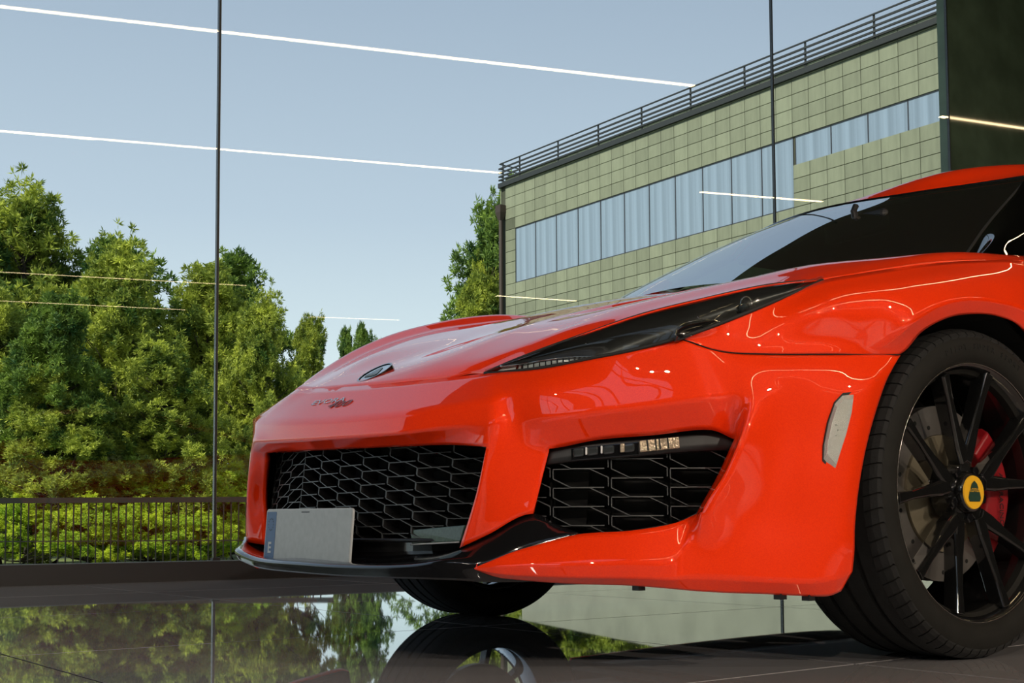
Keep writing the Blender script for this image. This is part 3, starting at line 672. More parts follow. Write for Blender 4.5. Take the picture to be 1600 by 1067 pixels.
#CARBEGIN
# ================================================================ CAR
WR = .3235                        # tyre radius
def car():
    car = empty('sports_car', (0, 0, 0)); tag(car, 'orange-red low sports car with black hexagon grilles and black wheels on the polished floor', 'car')
    SH = np.array([(.905 - .36 * y * y, y) for y in np.linspace(-.62, .62, 25)])     # bonnet shut line in plan
    W3 = lambda x, y, z: A3(x, y, z)
    # ---------------- bumper, upper mega grid: columns left->right, rows top->bottom
    def r0(px, py): return S(px, py, 0, SH)
    cols = []
    def col(t, *rest): cols.append([t] + list(rest))
    # far hidden return
    col(W3(.50, -.62, .62), W3(.55, -.80, .52), W3(.55, -.83, .47), W3(.55, -.84, .43), W3(.55, -.84, .33), W3(.55, -.84, .24), W3(.55, -.84, .17))
    col(r0(462, 609), S(398, 655, .02), S(394, 688, .0), S(391, 708, 0), S(386, 770, 0), S(384, 846, 0), S(384, 866, 0))
    col(r0(492, 607), S(420, 661, .01), S(419, 690, .0), S(417, 708, .03), S(414, 780, .04), S(413, 851, .04), S(413, 870, .04))
    col(r0(560, 603), S(520, 659, .005), S(512, 685, 0), S(510, 703, .03), S(508, 780, .04), S(505, 858, .04), S(505, 870, .04))
    col(r0(650, 595), S(630, 648, .005), S(622, 677, .0), S(620, 698, .03), S(615, 780, .04), S(610, 860, .04), S(610, 870, .04))
    col(r0(715, 588), S(708, 636, .01), S(704, 667, .005), S(703, 695, .03), S(695, 775, .04), S(676, 858, .04), S(670, 870, .04))
    col(P(757, 583.5, y=.415), S(768, 626, .015), S(773, 660, .0), S(760, 698, .0), S(744, 772, .0), S(718, 856, .005), S(712, 875, .01))
    col(P(775, 582.5, y=.445), S(792, 617, .03), S(796, 654, .025), S(800, 697, .022), S(782, 765, .012), S(764, 834, .008), S(755, 860, .01))
    col(P(850, 574.5, y=.535), S(850, 607, .02), S(855, 653, .01), S(858, 701, .035), S(846, 750, .03), S(832, 802, .02), S(825, 830, .02))
    col(P(930, 559, y=.615), S(935, 597, .02), S(940, 642, .004), S(935, 687, .035), S(920, 750, .04), S(905, 834, .02), S(905, 850, .02))
    col(P(1000, 545, y=.68), S(1010, 588, .02), S(1020, 632, .002), S(1020, 680, .035), S(1000, 750, .045), S(985, 829, .02), S(985, 850, .02))
    col(S(1062, 529, .02), S(1080, 578, .010), S(1100, 621, .0), S(1112, 672, .03), S(1085, 735, .045), S(1055, 817, .03), S(1055, 840, .02))
    col(S(1095, 540, .02), S(1120, 578, .012), S(1140, 617, .004), S(1147, 686, .035), S(1120, 745, .048), S(1088, 803, .045), S(1078, 830, .03))
    col(S(1140, 551, .02), S(1165, 578, .008), S(1178, 616, -.004), S(1160, 676, -.022), S(1134, 738, -.024), S(1098, 800, -.018), S(1088, 835, .0))
    col(S(1200, 554, .02), S(1212, 580, .006), S(1230, 609, .004), S(1226, 680, .006), S(1212, 748, .004), S(1195, 812, .002), S(1190, 845, 0))
    col(S(1300, 554, .02), S(1298, 580, .006), S(1294, 606, 0), S(1284, 670, 0), S(1274, 748, -.004), S(1266, 815, -.004), S(1265, 845, -.004))
    col(S(1389, 554, .02), S(1372, 580, .004), S(1360, 603, -.004), S(1342, 665, -.006), S(1326, 750, -.008), S(1317, 815, -.008), S(1315, 850, -.008))
    col(S(1407, 555, .024), S(1394, 577, .01), S(1383, 600, .004), S(1358, 680, .004), S(1343, 755, .002), S(1336, 820, .002), S(1335, 850, .002))
    # mirrored outer half for the side that faces the glass wall
    su = sv = 6
    # lower lip and side skirt of the bumper
    L = []
    def lc(*a): L.append(list(a))
    lc(S(735, 880, -.03), S(741, 887, -.035), S(741, 888.5, -.035), S(742, 889.5, -.035), S(743, 890.5, -.03))
    lc(S(765, 860, -.02), S(772, 874, -.03), S(775, 885, -.036), S(776, 896, -.032), S(777, 902, -.02))
    lc(S(795, 845, -.01), S(805, 861, -.022), S(810, 884, -.036), S(812, 899, -.030), S(814, 906.5, -.01))
    lc(S(845, 830, 0), S(852, 848, -.012), S(858, 883, -.034), S(860, 901, -.028), S(862, 910.5, -.005))
    lc(S(900, 818, .01), S(905, 834.5, -.0), S(908, 882, -.032), S(910, 902, -.026), S(912, 913, 0))
    lc(S(985, 810, .02), S(985, 829, .0), S(985, 881, -.026), S(985, 903, -.02), S(985, 915, .002))
    lc(S(1055, 798, .02), S(1055, 817, .01), S(1052, 878, -.016), S(1050, 905, -.014), S(1048, 920, .005))
    lc(S(1098, 782, .02), S(1088, 803, .02), S(1070, 852, -.004), S(1075, 903, -.01), S(1080, 923, .008))
    lc(cols[13][4], cols[13][5], S(1100, 848, -.006), S(1120, 904, -.008), S(1128, 926, .01))
    lc(cols[14][4], cols[14][5], S(1196, 858, -.004), S(1198, 908, -.008), S(1200, 928.5, .012))
    lc(cols[15][4], cols[15][5], S(1268, 862, -.006), S(1268, 910, -.008), S(1266, 931.5, .012))
    lc(cols[16][4], cols[16][5], S(1314, 862, -.008), S(1310, 903, -.006), S(1296, 931, .012))
    lc(cols[17][4], cols[17][5], S(1335, 862, .002), S(1332, 893, .004), S(1314, 924, .014))
    rowsL = [[c[j] for c in L] for j in range(5)]
    GL = gridsurf(rowsL, su, sv, rbreak=lambda c: (1, 2, 3) if c < 7 else (3,))
    rows = [[c[j] for c in cols] for j in range(6)] + [[(L[max(0, c - 5)][j] if c >= 11 else cols[c][6]) for c in range(18)] for j in (2, 3, 4)]
    G = gridsurf(rows, su, sv, rbreak=lambda c: (1, 2, 3) if c <= 7 else ((2, 3) if c < 12.5 else ((2, 7) if c < 14 else (7,))), cbreak=lambda r: (6,) if r < 3 else ((6, 13) if r < 6 else ()))
    def hole(j, i):
        r, c = j // sv, i // su
        if c >= 13: return False
        return r >= 5 or (r >= 3 and (2 <= c < 6 or 8 <= c < 12))
    lh = lambda j, i: j < sv or i >= 8 * su
    fb = gridmerge('front_bumper', [(G, hole), (GL, lh)], 'paint', car, (0, 0, .3), .012)
    def hole2(j, i): return hole(j, i) or i // su < 8
    gridmerge('far_bumper_side', [(mirrored(G), hole2), (mirrored(GL), lambda j, i: lh(j, i) or i < 4 * su)], 'paint', car, (0, 0, .3), .012)
    # ---------------- fender / flank above the shut line and over the arch
    F = []
    def fc(*a): F.append(list(a))
    fc(S(1062, 528.5, .02), S(1064, 529, .019), S(1066, 529.5, .02), S(1068, 530.5, .02))
    fc(P(1085, 520.5, y=.745), S(1088, 527, .021), S(1092, 533, .0215), S(1095, 539.5, .02))
    fc(P(1130, 505, y=.765), S(1133, 520, .024), S(1137, 537, .022), S(1140, 550, .02))
    fc(P(1200, 475, y=.79), S(1200, 505, .030), S(1200, 535, .0215), S(1200, 552.5, .02))
    fc(P(1285, 438, y=.815), P(1290, 480, y=.858), S(1298, 530, .022), S(1300, 552.5, .02))
    fc(P(1340, 428, y=.833), P(1350, 468, y=.880), S(1382, 538, .014), S(1407, 553, .022))
    fc(P(1385, 421, y=.843), P(1395, 458, y=.895), P(1420, 508, y=.920), P(1440, 519, y=.905))
    fc(P(1425, 415, y=.848), P(1435, 448, y=.9), P(1462, 480, y=.926), P(1480, 497, y=.912))
    fc(P(1475, 410, y=.852), P(1480, 440, y=.903), P(1505, 468, y=.93), P(1520, 490.5, y=.914))
    fc(P(1530, 407, y=.857), P(1535, 438, y=.905), P(1560, 472, y=.93), P(1562, 495, y=.914))
    fc(P(1590, 407, y=.86), P(1595, 445, y=.906), P(1612, 491, y=.93), P(1600, 515, y=.914))
    fc(W3(-.33, .865, .81), W3(-.36, .91, .70), W3(-.39, .93, .53), W3(-.345, .915, .50))
    fc(W3(-.45, .865, .80), W3(-.46, .905, .68), W3(-.47, .925, .40), W3(-.425, .91, .34))
    fc(W3(-.55, .865, .79), W3(-.55, .90, .66), W3(-.55, .91, .32), W3(-.46, .90, .17))
    rowsF = [[c[j] for c in F] for j in range(4)]
    GF = gridsurf(rowsF, su, sv, rbreak=lambda c: (2,) if c > 4.6 else ())
    gridmesh('front_wing', GF, 'paint', car, None, outward=(0, 0, .3), thick=.012)
    gridmesh('far_wing', mirrored(GF), 'paint', car, None, outward=(0, 0, .3), thick=.012)
    # flank behind the front wheel (outside the picture, simple)
    D = [[W3(-.55, .865, .79), W3(-1.1, .88, .80), W3(-1.8, .89, .86), W3(-2.6, .88, .90), W3(-3.25, .70, .86)],
         [W3(-.55, .90, .66), W3(-1.1, .90, .64), W3(-1.8, .91, .66), W3(-2.6, .93, .68), W3(-3.3, .74, .66)],
         [W3(-.55, .91, .32), W3(-1.1, .88, .34), W3(-1.8, .89, .36), W3(-2.15, .92, .45), W3(-3.28, .74, .45)],
         [W3(-.46, .90, .17), W3(-1.1, .88, .15), W3(-1.8, .89, .15), W3(-2.15, .92, .18), W3(-3.2, .74, .2)]]
    GD = gridsurf(D, 6, 5)
    for g in (GD, mirrored(GD)): gridmesh('door_and_rear_flank', g, 'paint', car, None, outward=(-1.5, 0, .4), thick=.01)
    # ---------------- bonnet and wing tops: longitudinal lines, far side -> near side
    L0 = [(757, 582, .41), (830, 552, .51), (900, 526, .58), (1000, 491.5, .655), (1100, 466, .72), (1200, 445, .77), (1285, 436.5, .812), (1385, 421, .843), (1475, 410, .852), (1600, 407, .86)]
    L1 = [(738, 583.5, .385), (815, 546, .475), (890, 515, .55), (1000, 484.5, .625), (1100, 461, .69), (1200, 438, .735), (1285, 422, .775), (1385, 406, .805), (1480, 396, .825), (1600, 401, .83)]
    L1b = [(700, 590, .335), (780, 554, .425), (860, 519, .49), (975, 480.5, .56), (1080, 454, .62), (1190, 430, .68), (1268, 413.5, .72), (1375, 403, .765), (1480, 394.5, .80), (1600, 400, .805)]
    L2 = [(650, 594, .27), (740, 558, .345), (824, 515, .355), (876, 497.5, .345), (960, 481.5, .385), (1050, 468, .45), (1113, 452.5, .49), (1240, 434, .60), (1385, 416, .67), (1600, 414, .71)]
    L3 = [(600, 599, .20), (700, 558, .25), (788, 519, .265), (858, 498, .293), (955, 476, .36), (1045, 459.5, .425), (1108, 447, .47), (1225, 438, .56), (1340, 428, .62), (1500, 426, .66)]
    L4 = [(487, 607.5, -.2), (528, 586, -.2), (580, 556.5, -.25), (640, 537.5, -.27), (700, 523, -.28), (760, 508.5, -.28), (810, 497, -.28), (870, 484, -.28), (930, 472, -.28), (1040, 453, -.28)]
    LC = [A3(x, 0, z) for x, z in ((.905, .566), (.80, .604), (.69, .646), (.58, .685), (.46, .723), (.36, .753), (.27, .779), (.12, .823), (0, .856), (-.25, .90))]
    L5 = [(475, 607.5, -.31), (518, 580, -.37), (572, 551, -.43), (622, 531, -.465), (680, 515.5, -.50), (730, 508, -.53), (782, 502, -.56), (815, 499.5, -.585), (850, 497.5, -.61), (950, 493, -.66)]
    L6 = [(462, 608, -.36), (507, 575, -.43), (558, 545, -.48), (613, 522, -.51), (670, 506.5, -.54), (722, 496.5, -.57), (775, 491.5, -.6), (812, 492.5, -.62), (845, 494, -.65), (950, 490, -.7)]
    toP = lambda l: [r0(l[0][0], l[0][1]) if l[0][0] < 750 else cols[6][0]] + [P(a, b, y=c) for a, b, c in l[1:]]
    LC[0] = r0(522, 605.5)
    r6 = toP(L6)
    rows = [[p + A3(0, -.22, -.13) for p in r6], [p + A3(-.01, -.11, -.045) for p in r6], r6] + [toP(L5), toP(L4), LC] + [toP(l) for l in (L3, L2, L1b, L1, L0)]
    rows[0] = [A3(p[0], -min(.9, .42 + .5 * min(1, i / 5)), p[2]) for i, p in enumerate(rows[0])]
    GH = gridsurf(rows, 6, 5, rbreak=lambda c: (2,) if c < 1 else ((2, 3, 4) if c < 2.4 else (2, 3, 4, 6, 7)))
    bonnet = gridmesh('bonnet', GH, 'paint', car, None, outward=(0, 0, -1.5), thick=.003)
    # shut-line gaps: dark tubes put in for the gap shadow
    def tubeline(name, pts, r, m, parent=car, n=6, seg=5):
        return MB().tube(list(crspline(pts, seg)), r, n).build(name, m, parent, True)
    off = A3(-.004, 0, -.003)
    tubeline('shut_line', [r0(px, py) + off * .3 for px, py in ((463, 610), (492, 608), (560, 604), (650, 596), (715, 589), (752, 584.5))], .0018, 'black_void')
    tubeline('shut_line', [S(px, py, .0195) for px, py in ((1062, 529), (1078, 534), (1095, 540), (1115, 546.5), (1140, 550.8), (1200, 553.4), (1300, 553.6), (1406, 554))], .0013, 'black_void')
    # wiper cowl tips at the windscreen base
    cw = MB().tube(list(crspline([P(1008, 458, y=-.25), P(1022, 450, y=-.28), P(1036, 445, y=-.3), P(1046, 443, y=-.32)], 5)), [.006] * 3 + [.014] * 10 + [.01] * 3, 8); cw.build('cowl_tip', 'paint', car, True)
    # ---------------- splitter
    SPL = offs(NOM, .045)
    Sp = lambda px, py, o=0: S(px, py, -.045 + o)
    sp = [[W3(.6, -.72, .245), W3(.62, -.80, .215), W3(.62, -.80, .205), W3(.62, -.78, .185), W3(.5, -.6, .17)],
          [S(383, 842, .02), Sp(366, 857), Sp(366, 863), Sp(369, 870), W3(.6, -.42, .165)],
          [S(413, 851, .05), Sp(397, 874), Sp(397, 879), Sp(402, 886.5), W3(.6, -.3, .165)],
          [S(470, 858, .06), Sp(465, 881), Sp(465, 887), Sp(468, 895), W3(.6, -.2, .165)],
          [S(550, 862, .06), Sp(550, 886), Sp(550, 892), Sp(550, 901), W3(.6, -.05, .165)],
          [S(640, 861, .06), Sp(640, 884.5), Sp(640, 893), Sp(640, 904), W3(.6, .1, .165)],
          [S(718, 856, .02), Sp(702, 876), Sp(704, 891), Sp(710, 906.5), W3(.6, .25, .165)],
          [S(764, 834, .02), S(745, 880, -.028), S(745, 889, -.028), S(752, 909, -.02), W3(.6, .35, .165)],
          [S(832, 802, .03), S(812, 858, -.012), S(815, 880, -.01), S(820, 909, .0), W3(.6, .45, .165)],
          [S(868, 818, .035), S(905, 833, .008), S(905, 850, .02), S(905, 905, .03), W3(.6, .5, .165)]]
    rowsS = [[c[j] for c in sp] for j in range(5)]
    GS = gridsurf(rowsS, 6, 4, rbreak=(1, 2, 3))
    gridmesh('front_splitter', GS, 'black_gloss', car, None, outward=(.3, 0, .2), flip=None, thick=.006)
    # underbody
    ub = MB(); zb = .185
    pts = [(x - .08, y * .93) for x, y in offs(NOM, -.03) if x > .6]
    pl = [(x, y) for x, y in pts] + [(.42, .80), (.42, .52), (-.42, .52), (-.45, .86), (-2.1, .86), (-2.15, .55), (-3.0, .55), (-3.2, .5), (-3.2, -.5), (-3.0, -.55), (-2.15, -.55), (-2.1, -.86), (-.45, -.86), (-.42, -.52), (.42, -.52), (.42, -.80)]
    n = len(pl)
    bmu = bmesh.new(); v1 = [bmu.verts.new((x, y, zb + (.01 if x > .6 else 0))) for x, y in pl]; v2 = [bmu.verts.new((x, y, zb + .02)) for x, y in pl]
    bmu.faces.new(v1); bmu.faces.new(v2[::-1])
    for i in range(n): bmu.faces.new((v1[i], v2[i], v2[(i + 1) % n], v1[(i + 1) % n]))
    me = bpy.data.meshes.new('underbody'); bmesh.ops.recalc_face_normals(bmu, faces=bmu.faces); bmu.to_mesh(me); link('underbody', me, 'black_satin', car)
    # clips under the bumper edge
    for px, py in ((998, 917), (1219, 931), (1263, 933)):
        p = S(px, py, .02); MB().box((p[0] - .008, p[1] - .008, p[2] - .006), (p[0] + .008, p[1] + .008, p[2] + .012)).build('underside_clip', 'black_satin', car)
    # bulkheads: keep the inside dark
    b = MB(); b.box((.30, -.56, .17), (.34, .56, .66)); b.box((-.44, -.84, .17), (-.40, .84, .78))
    b.box((.3, .46, .17), (.76, .50, .56)); b.box((.3, -.50, .17), (.76, -.46, .56)); b.build('inner_bulkhead', 'black_void', car)
    # wheel-arch liners
    for s in (1, -1):
        vs = []; fs = []; N = 28
        for k in range(N + 1):
            a = math.radians(-6 + 192 * k / N); R = .39
            for y in (.50, .865): vs.append((R * math.cos(a), s * y, WR + R * math.sin(a)))
        fs = [(2 * k, 2 * k + 1, 2 * k + 3, 2 * k + 2) for k in range(N)]
        c = len(vs); vs.append((0, s * .5, WR)); fs += [(2 * k, 2 * k + 2, c) for k in range(N)]
        o = mesh('wheel_arch_liner', vs, fs, 'black_void', car); solid(o, .004)
    # ---------------- headlamp
    hu = [(757, 583, .412), (800, 564, .475), (850, 544.5, .53), (900, 526.5, .578), (1000, 492, .652), (1100, 467, .717), (1200, 445.5, .768), (1284, 437, .81)]
    hl = [(757, 583.8, .413), (800, 580, .475), (850, 574, .535), (930, 558.5, .615), (1000, 544, .68), (1080, 521.5, .742), (1180, 483, .785), (1286, 437.8, .813)]
    U = [P(a, b, y=c) for a, b, c in hu]; Lw = [P(a, b, y=c) for a, b, c in hl]
    back = A3(-.02, -.03, -.012)
    lamp = empty('headlamp', parent=car)
    mid = [(u + l) / 2 + A3(.006, .010, .006) for u, l in zip(U, Lw)]
    G = gridsurf([U, mid, Lw], 6, 6); gridmesh('lens', G, 'lampglass', lamp, None, outward=(0, 0, 0))
    Gb = G.copy(); w = np.linspace(0, 1, G.shape[0]); dep = (np.sin(w * np.pi) ** .5)[:, None, None]
    uu = np.sin(np.clip(np.linspace(0.02, .99, G.shape[1]), 0, 1) * np.pi)[None, :, None] ** .5
    Gb = G + A3(-.035, -.045, -.03) * dep * uu
    gridmesh('lamp_housing', Gb, 'housing', lamp, None, outward=(0, 0, 0))
    tubeline('lens_seal', list(U), .0028, 'rubber', lamp); tubeline('lens_seal', list(Lw), .0034, 'rubber', lamp)
    # running-light row at the front tip
    def onlens(px, py, y, d=.018): return P(px, py, y=y) + A3(-.35, -.75, -.3) * d
    drl_t = [onlens(790, 571, .455, .004), onlens(820, 565, .5), onlens(860, 558, .555), onlens(900, 554, .585), onlens(930, 556, .612, .01)]
    drl_b = [onlens(775, 580, .445, .004), onlens(820, 576.5, .5), onlens(860, 571, .545), onlens(900, 563.5, .585), onlens(931, 558, .613, .01)]
    G = gridsurf([drl_t, drl_b], 6, 2); gridmesh('running_light', G, 'reflector', lamp, None, outward=(0, 0, 0), thick=.002)
    tubeline('chrome_blade', [P(783, 567.5, y=.462) + A3(-.3, -.5, -.2) * .02] + [p + A3(.002, .003, .003) for p in drl_t[1:]], .0018, 'chrome', lamp)
    for k in range(13):
        t = .18 + .058 * k; i = t * 4; a = int(i); f = i - a
        q1 = drl_t[a] * (1 - f) + drl_t[a + 1] * f; q2 = drl_b[a] * (1 - f) + drl_b[a + 1] * f; o_ = A3(.35, .75, .3) * .002
        MB().bar(q1 + o_, q2 + o_, .0022, .004).build('light_rib', 'black_gloss', lamp)
    # main lamp cover and projector towards the rear
    cv_t = [P(1057, 520, y=.735), P(1062, 508, y=.728), P(1075, 500, y=.728), P(1100, 496, y=.738), P(1122, 498, y=.752)]
    cv_b = [P(1057, 530, y=.738), P(1066, 527, y=.742), P(1082, 520, y=.752), P(1104, 511, y=.762), P(1124, 503, y=.765)]
    dd = A3(-.3, -.6, -.3) * .02
    G = gridsurf([[p + dd * .7 for p in cv_t], [(a + b_) / 2 + dd * .1 for a, b_ in zip(cv_t, cv_b)], [p + dd * .7 for p in cv_b]], 6, 4); gridmesh('lamp_cover', G, 'black_gloss', lamp, None, outward=(0, 0, 0), thick=.003)
    tubeline('cover_rim', [p + dd * .55 for p in cv_t], .0016, 'chrome', lamp)
    pc = P(1165, 476, y=.765) + dd * 1.2
    MB().tube([pc + A3(.012, .02, .006) * k for k in (0, .4, .8)], [.012, .011, .008], 16).build('projector', 'fog', lamp, True)
    vs = [pc + A3(-.62 * .013 * math.cos(a), .45 * .013 * math.cos(a), .013 * math.sin(a)) + A3(.014, .022, .007) for a in np.linspace(-.3, math.pi + .3, 14)]
    tubeline('projector_ring', vs, .0014, 'chrome', lamp, seg=1)
    tubeline('inner_crease', [P(1093, 487, y=.735) + dd, P(1103, 495, y=.742) + dd, P(1118, 498, y=.75) + dd, P(1128, 499, y=.757) + dd], .0012, 'chrome', lamp)
    # mirrored plain far headlamp
    G = gridsurf([U, mid, Lw], 6, 6); 
    # ---------------- grilles
    def hexgrille(name, surf, w, h, colp, rowp, clip, depth, parent):
        """elongated hexagon cells; surf(s, z) -> 3D point; depth vector pushes back"""
        wall = MB(); edge = MB(); seen = set()
        def seg(a, b_):
            key = tuple(sorted(((round(a[0], 4), round(a[1], 4)), (round(b_[0], 4), round(b_[1], 4)))))
            if key in seen: return
            seen.add(key); a, b_ = A3(*a), A3(*b_)
            ok = [clip(*(a + (b_ - a) * (k + .5) / 8)) for k in range(8)]
            if not any(ok): return
            k0 = ok.index(True); k1 = 8 - ok[::-1].index(True)
            if k1 - k0 < 2: return
            a, b_ = a + (b_ - a) * k0 / 8, a + (b_ - a) * k1 / 8
            p, q = surf(*a), surf(*b_); wall.add([p, q, q + depth, p + depth], [(0, 1, 2, 3)])
            t = q - p; t /= np.linalg.norm(t); nn = np.cross(t, depth); nn = nn / np.linalg.norm(nn) * .0008; f = -depth / np.linalg.norm(depth) * .0012
            wall.add([p + nn * 1.4, q + nn * 1.4, q + depth + nn * 1.4, p + depth + nn * 1.4, p - nn * 1.4, q - nn * 1.4, q + depth - nn * 1.4, p + depth - nn * 1.4], [(0, 1, 2, 3), (4, 7, 6, 5)])
            edge.add([p - nn, q - nn, q + nn, p + nn, p - nn + f, q - nn + f, q + nn + f, p + nn + f], [(4, 5, 6, 7), (0, 4, 7, 3), (1, 2, 6, 5), (0, 1, 5, 4), (3, 7, 6, 2)])
        return wall, edge, seg
    def fill(name, surf, s0, s1, z0, z1, cw_, rh, gap, depth, clip, parent, mid=None, k=.44):
        """cells are rectangles with two opposite corners cut, stepping by half a cell from column to column"""
        wall, edge, seg = hexgrille(name, surf, 0, 0, 0, 0, clip, depth, parent)
        nc = int((s1 - s0) / cw_) + 2; nr = int((z1 - z0) / rh) + 3
        for i in range(-1, nc):
            xl = s0 + i * cw_; flip = mid is not None and xl + cw_ / 2 < mid
            for j in range(-1, nr):
                zt_ = z0 + (j + 1) * rh - (i % 2) * rh / 2
                q = [(gap, .02), (1 - k, .02), (1 - gap, .48), (1 - gap, .95), (.93 - gap, 1.0), (k, 1.0), (gap, .52), (gap, .06)]
                lines = [(q[0], q[1]), (q[1], q[2]), (q[2], q[3]), (q[4], q[5]), (q[5], q[6]), (q[6], q[7])]
                for a, b_ in lines:
                    f = lambda t: (xl + cw_ * ((1 - t[0]) if flip else t[0]), zt_ - rh * t[1])
                    seg(f(a), f(b_))
        return wall, edge
    # centre grille follows a curve 4.5 cm inside the skin
    CG = offs(NOM, -.05); ss = np.concatenate([[0], np.cumsum(np.linalg.norm(np.diff(CG, axis=0), axis=1))]); i0 = np.argmin(abs(CG[:, 1])); s_mid = ss[i0]
    def csurf(s, z):
        x = np.interp(s + s_mid, ss, CG[:, 0]); y = np.interp(s + s_mid, ss, CG[:, 1]); x = x - max(0, (z - .25)) * .12
        return A3(x, y, z)
    zt = lambda s: .452 - .055 * (s + .5)
    g = empty('centre_grille', parent=car)
    wall, edge = fill('g', csurf, -.56, .52, .235, .47, .084, .0275, .010, A3(-.035, 0, -.004), lambda s, z: -.56 < s < .52 and .238 < z < .47, g, mid=-.12)
    wall.build('grille_mesh', 'grille', g); edge.build('grille_edges', 'grille_edge', g)
    MB().tube([csurf(s, .236) + A3(.004, 0, 0) for s in np.linspace(-.56, .50, 30)], .004, 6).build('lower_frame', 'grille', g, True)
    vs = []; 
    for s in np.linspace(-.62, .60, 25): vs += [csurf(s, .17) + A3(-.045, 0, 0), csurf(s, .50) + A3(-.045, 0, 0)]
    mesh('mesh_backing', vs, [(2 * k, 2 * k + 2, 2 * k + 3, 2 * k + 1) for k in range(24)], 'black_void', g)
    # lower panel with parking sensor lens
    vs = []
    for s in np.linspace(-.60, .56, 25): vs += [csurf(s, .17) + A3(-.01, 0, 0), csurf(s, .232) + A3(-.012, 0, 0)]
    o = mesh('lower_panel', vs, [(2 * k, 2 * k + 2, 2 * k + 3, 2 * k + 1) for k in range(24)], 'black_gloss', g); solid(o, .003)
    q = [S(640, 828, .052), S(727, 820, .03), S(719, 846, .03), S(643, 850, .052)]
    o = MB().add(q + [p + A3(-.006, 0, 0) for p in q], [(0, 3, 2, 1), (4, 5, 6, 7), (0, 1, 5, 4), (1, 2, 6, 5), (2, 3, 7, 6), (3, 0, 4, 7)]).build('sensor_lens', 'sensor', g); o['label'] = 'green grey rectangular lens below the hexagons'; bevel(o, .002)
    tubeline('lens_trim', [q[3] + A3(.002, 0, -.001), q[2] + A3(.002, 0, -.001)], .0016, 'plate_edge', g)
    # side intake
    SG = offs(NOM, -.055)
    sss = np.concatenate([[0], np.cumsum(np.linalg.norm(np.diff(SG, axis=0), axis=1))])
    def ssurf(s, z): return A3(np.interp(s + s_mid * 0 + sss[np.argmin(abs(SG[:, 1]))], sss, SG[:, 0]), np.interp(s + sss[np.argmin(abs(SG[:, 1]))], sss, SG[:, 1]), z)
    def sc(px, py, ins=.055):
        p = S(px, py, ins); i = np.argmin(np.hypot(SG[:, 0] - p[0], SG[:, 1] - p[1])); 
        best = min(np.linspace(.3, 1.3, 400), key=lambda s: np.hypot(*(ssurf(s, 0)[:2] - p[:2]))); return best, p[2]
    poly = [sc(*p) for p in ((852, 722), (1150, 690), (1146, 705), (1122, 752), (1088, 803), (1055, 819), (985, 831), (905, 836), (870, 822), (829, 803))]
    def inside(s, z):
        c = False; n = len(poly)
        for i in range(n):
            (x1, y1), (x2, y2) = poly[i], poly[(i + 1) % n]
            if (y1 > z) != (y2 > z) and s < (x2 - x1) * (z - y1) / (y2 - y1) + x1: c = not c
        return c
    smin = min(p[0] for p in poly); smax = max(p[0] for p in poly); zmin = min(p[1] for p in poly); zmax = max(p[1] for p in poly)
    print('side intake', smin, smax, zmin, zmax)
    g2 = empty('side_intake', parent=car)
    wall, edge = fill('g2', ssurf, smin - .065, smax, zmin, zmax, .104, .0335, .026, A3(-.030, -.026, -.002), inside, g2, k=.34)
    wall.build('grille_mesh', 'grille', g2); edge.build('grille_edges', 'grille_edge', g2)
    rim_ = [ssurf(*p) for p in poly]; MB().tube(rim_ + [rim_[0]], .003, 6).build('intake_frame', 'grille', g2, True)
    vs = []
    for s in np.linspace(smin - .06, smax + .05, 12): vs += [ssurf(s, zmin - .04) + A3(-.04, -.035, 0), ssurf(s, zmax + .09) + A3(-.04, -.035, 0)]
    mesh('intake_backing', vs, [(2 * k, 2 * k + 2, 2 * k + 3, 2 * k + 1) for k in range(11)], 'black_void', g2)
    # lamp bar along the intake top
    bar_t = [(856, 703), (900, 694), (1000, 685), (1060, 680), (1120, 674), (1146, 682)]; bar_b = [(850, 726), (900, 720), (1000, 712), (1060, 706), (1120, 703), (1149, 702)]
    G = gridsurf([[S(a, b_ - 4, .05) for a, b_ in bar_t], [S(a, b_, .044) for a, b_ in bar_b], [S(a - 2, b_ + 3, .06) for a, b_ in bar_b]], 5, 3, rbreak=(1,))
    gridmesh('lamp_bar', G, 'black_satin', g2, None, outward=(0, 0, 0), thick=.004)
    def quadpart(name, px4, ins, m, depth=.008, bev=.0015):
        q = [S(a, b_, ins) for a, b_ in px4]; d = A3(-.6, -.7, 0) * depth
        o = MB().add(q + [p + d for p in q], [(0, 3, 2, 1), (4, 5, 6, 7), (0, 1, 5, 4), (1, 2, 6, 5), (2, 3, 7, 6), (3, 0, 4, 7)]).build(name, m, g2); bevel(o, bev); return o
    quadpart('lamp_recess', [(892, 700), (998, 690), (998, 711), (893, 720)], .0425, 'black_gloss')
    for x in (904, 926, 951, 983):
        quadpart('lamp_element', [(x - 9, 701 - (x - 900) * .09), (x + 9, 699 - (x - 900) * .09), (x + 9, 713 - (x - 900) * .09), (x - 9, 715 - (x - 900) * .09)], .0385, 'fog', .01, .004)
    for x in (916, 940): quadpart('chrome_dot', [(x - 1.5, 700 - (x - 900) * .09), (x + 1.5, 700 - (x - 900) * .09), (x + 1.5, 712 - (x - 900) * .09), (x - 1.5, 712 - (x - 900) * .09)], .037, 'reflector', .004, .001)
    quadpart('pale_lens', [(969, 693), (976, 692), (976, 706), (969, 707)], .0375, 'indicator', .006)['label'] = 'small pale yellow lens'
    o = quadpart('indicator_lens', [(999, 688.5), (1061, 682), (1062, 700), (1000, 706.5)], .038, 'indicator'); o['label'] = 'clear amber-tinted rectangular lens'
    for x in (1011, 1024, 1030, 1043): quadpart('lens_rib', [(x - 1.2, 688 - (x - 1000) * .1), (x + 1.2, 688 - (x - 1000) * .1), (x + 3.2, 705 - (x - 1000) * .1), (x + .8, 705 - (x - 1000) * .1)], .0365, 'fog', .002, .0003)
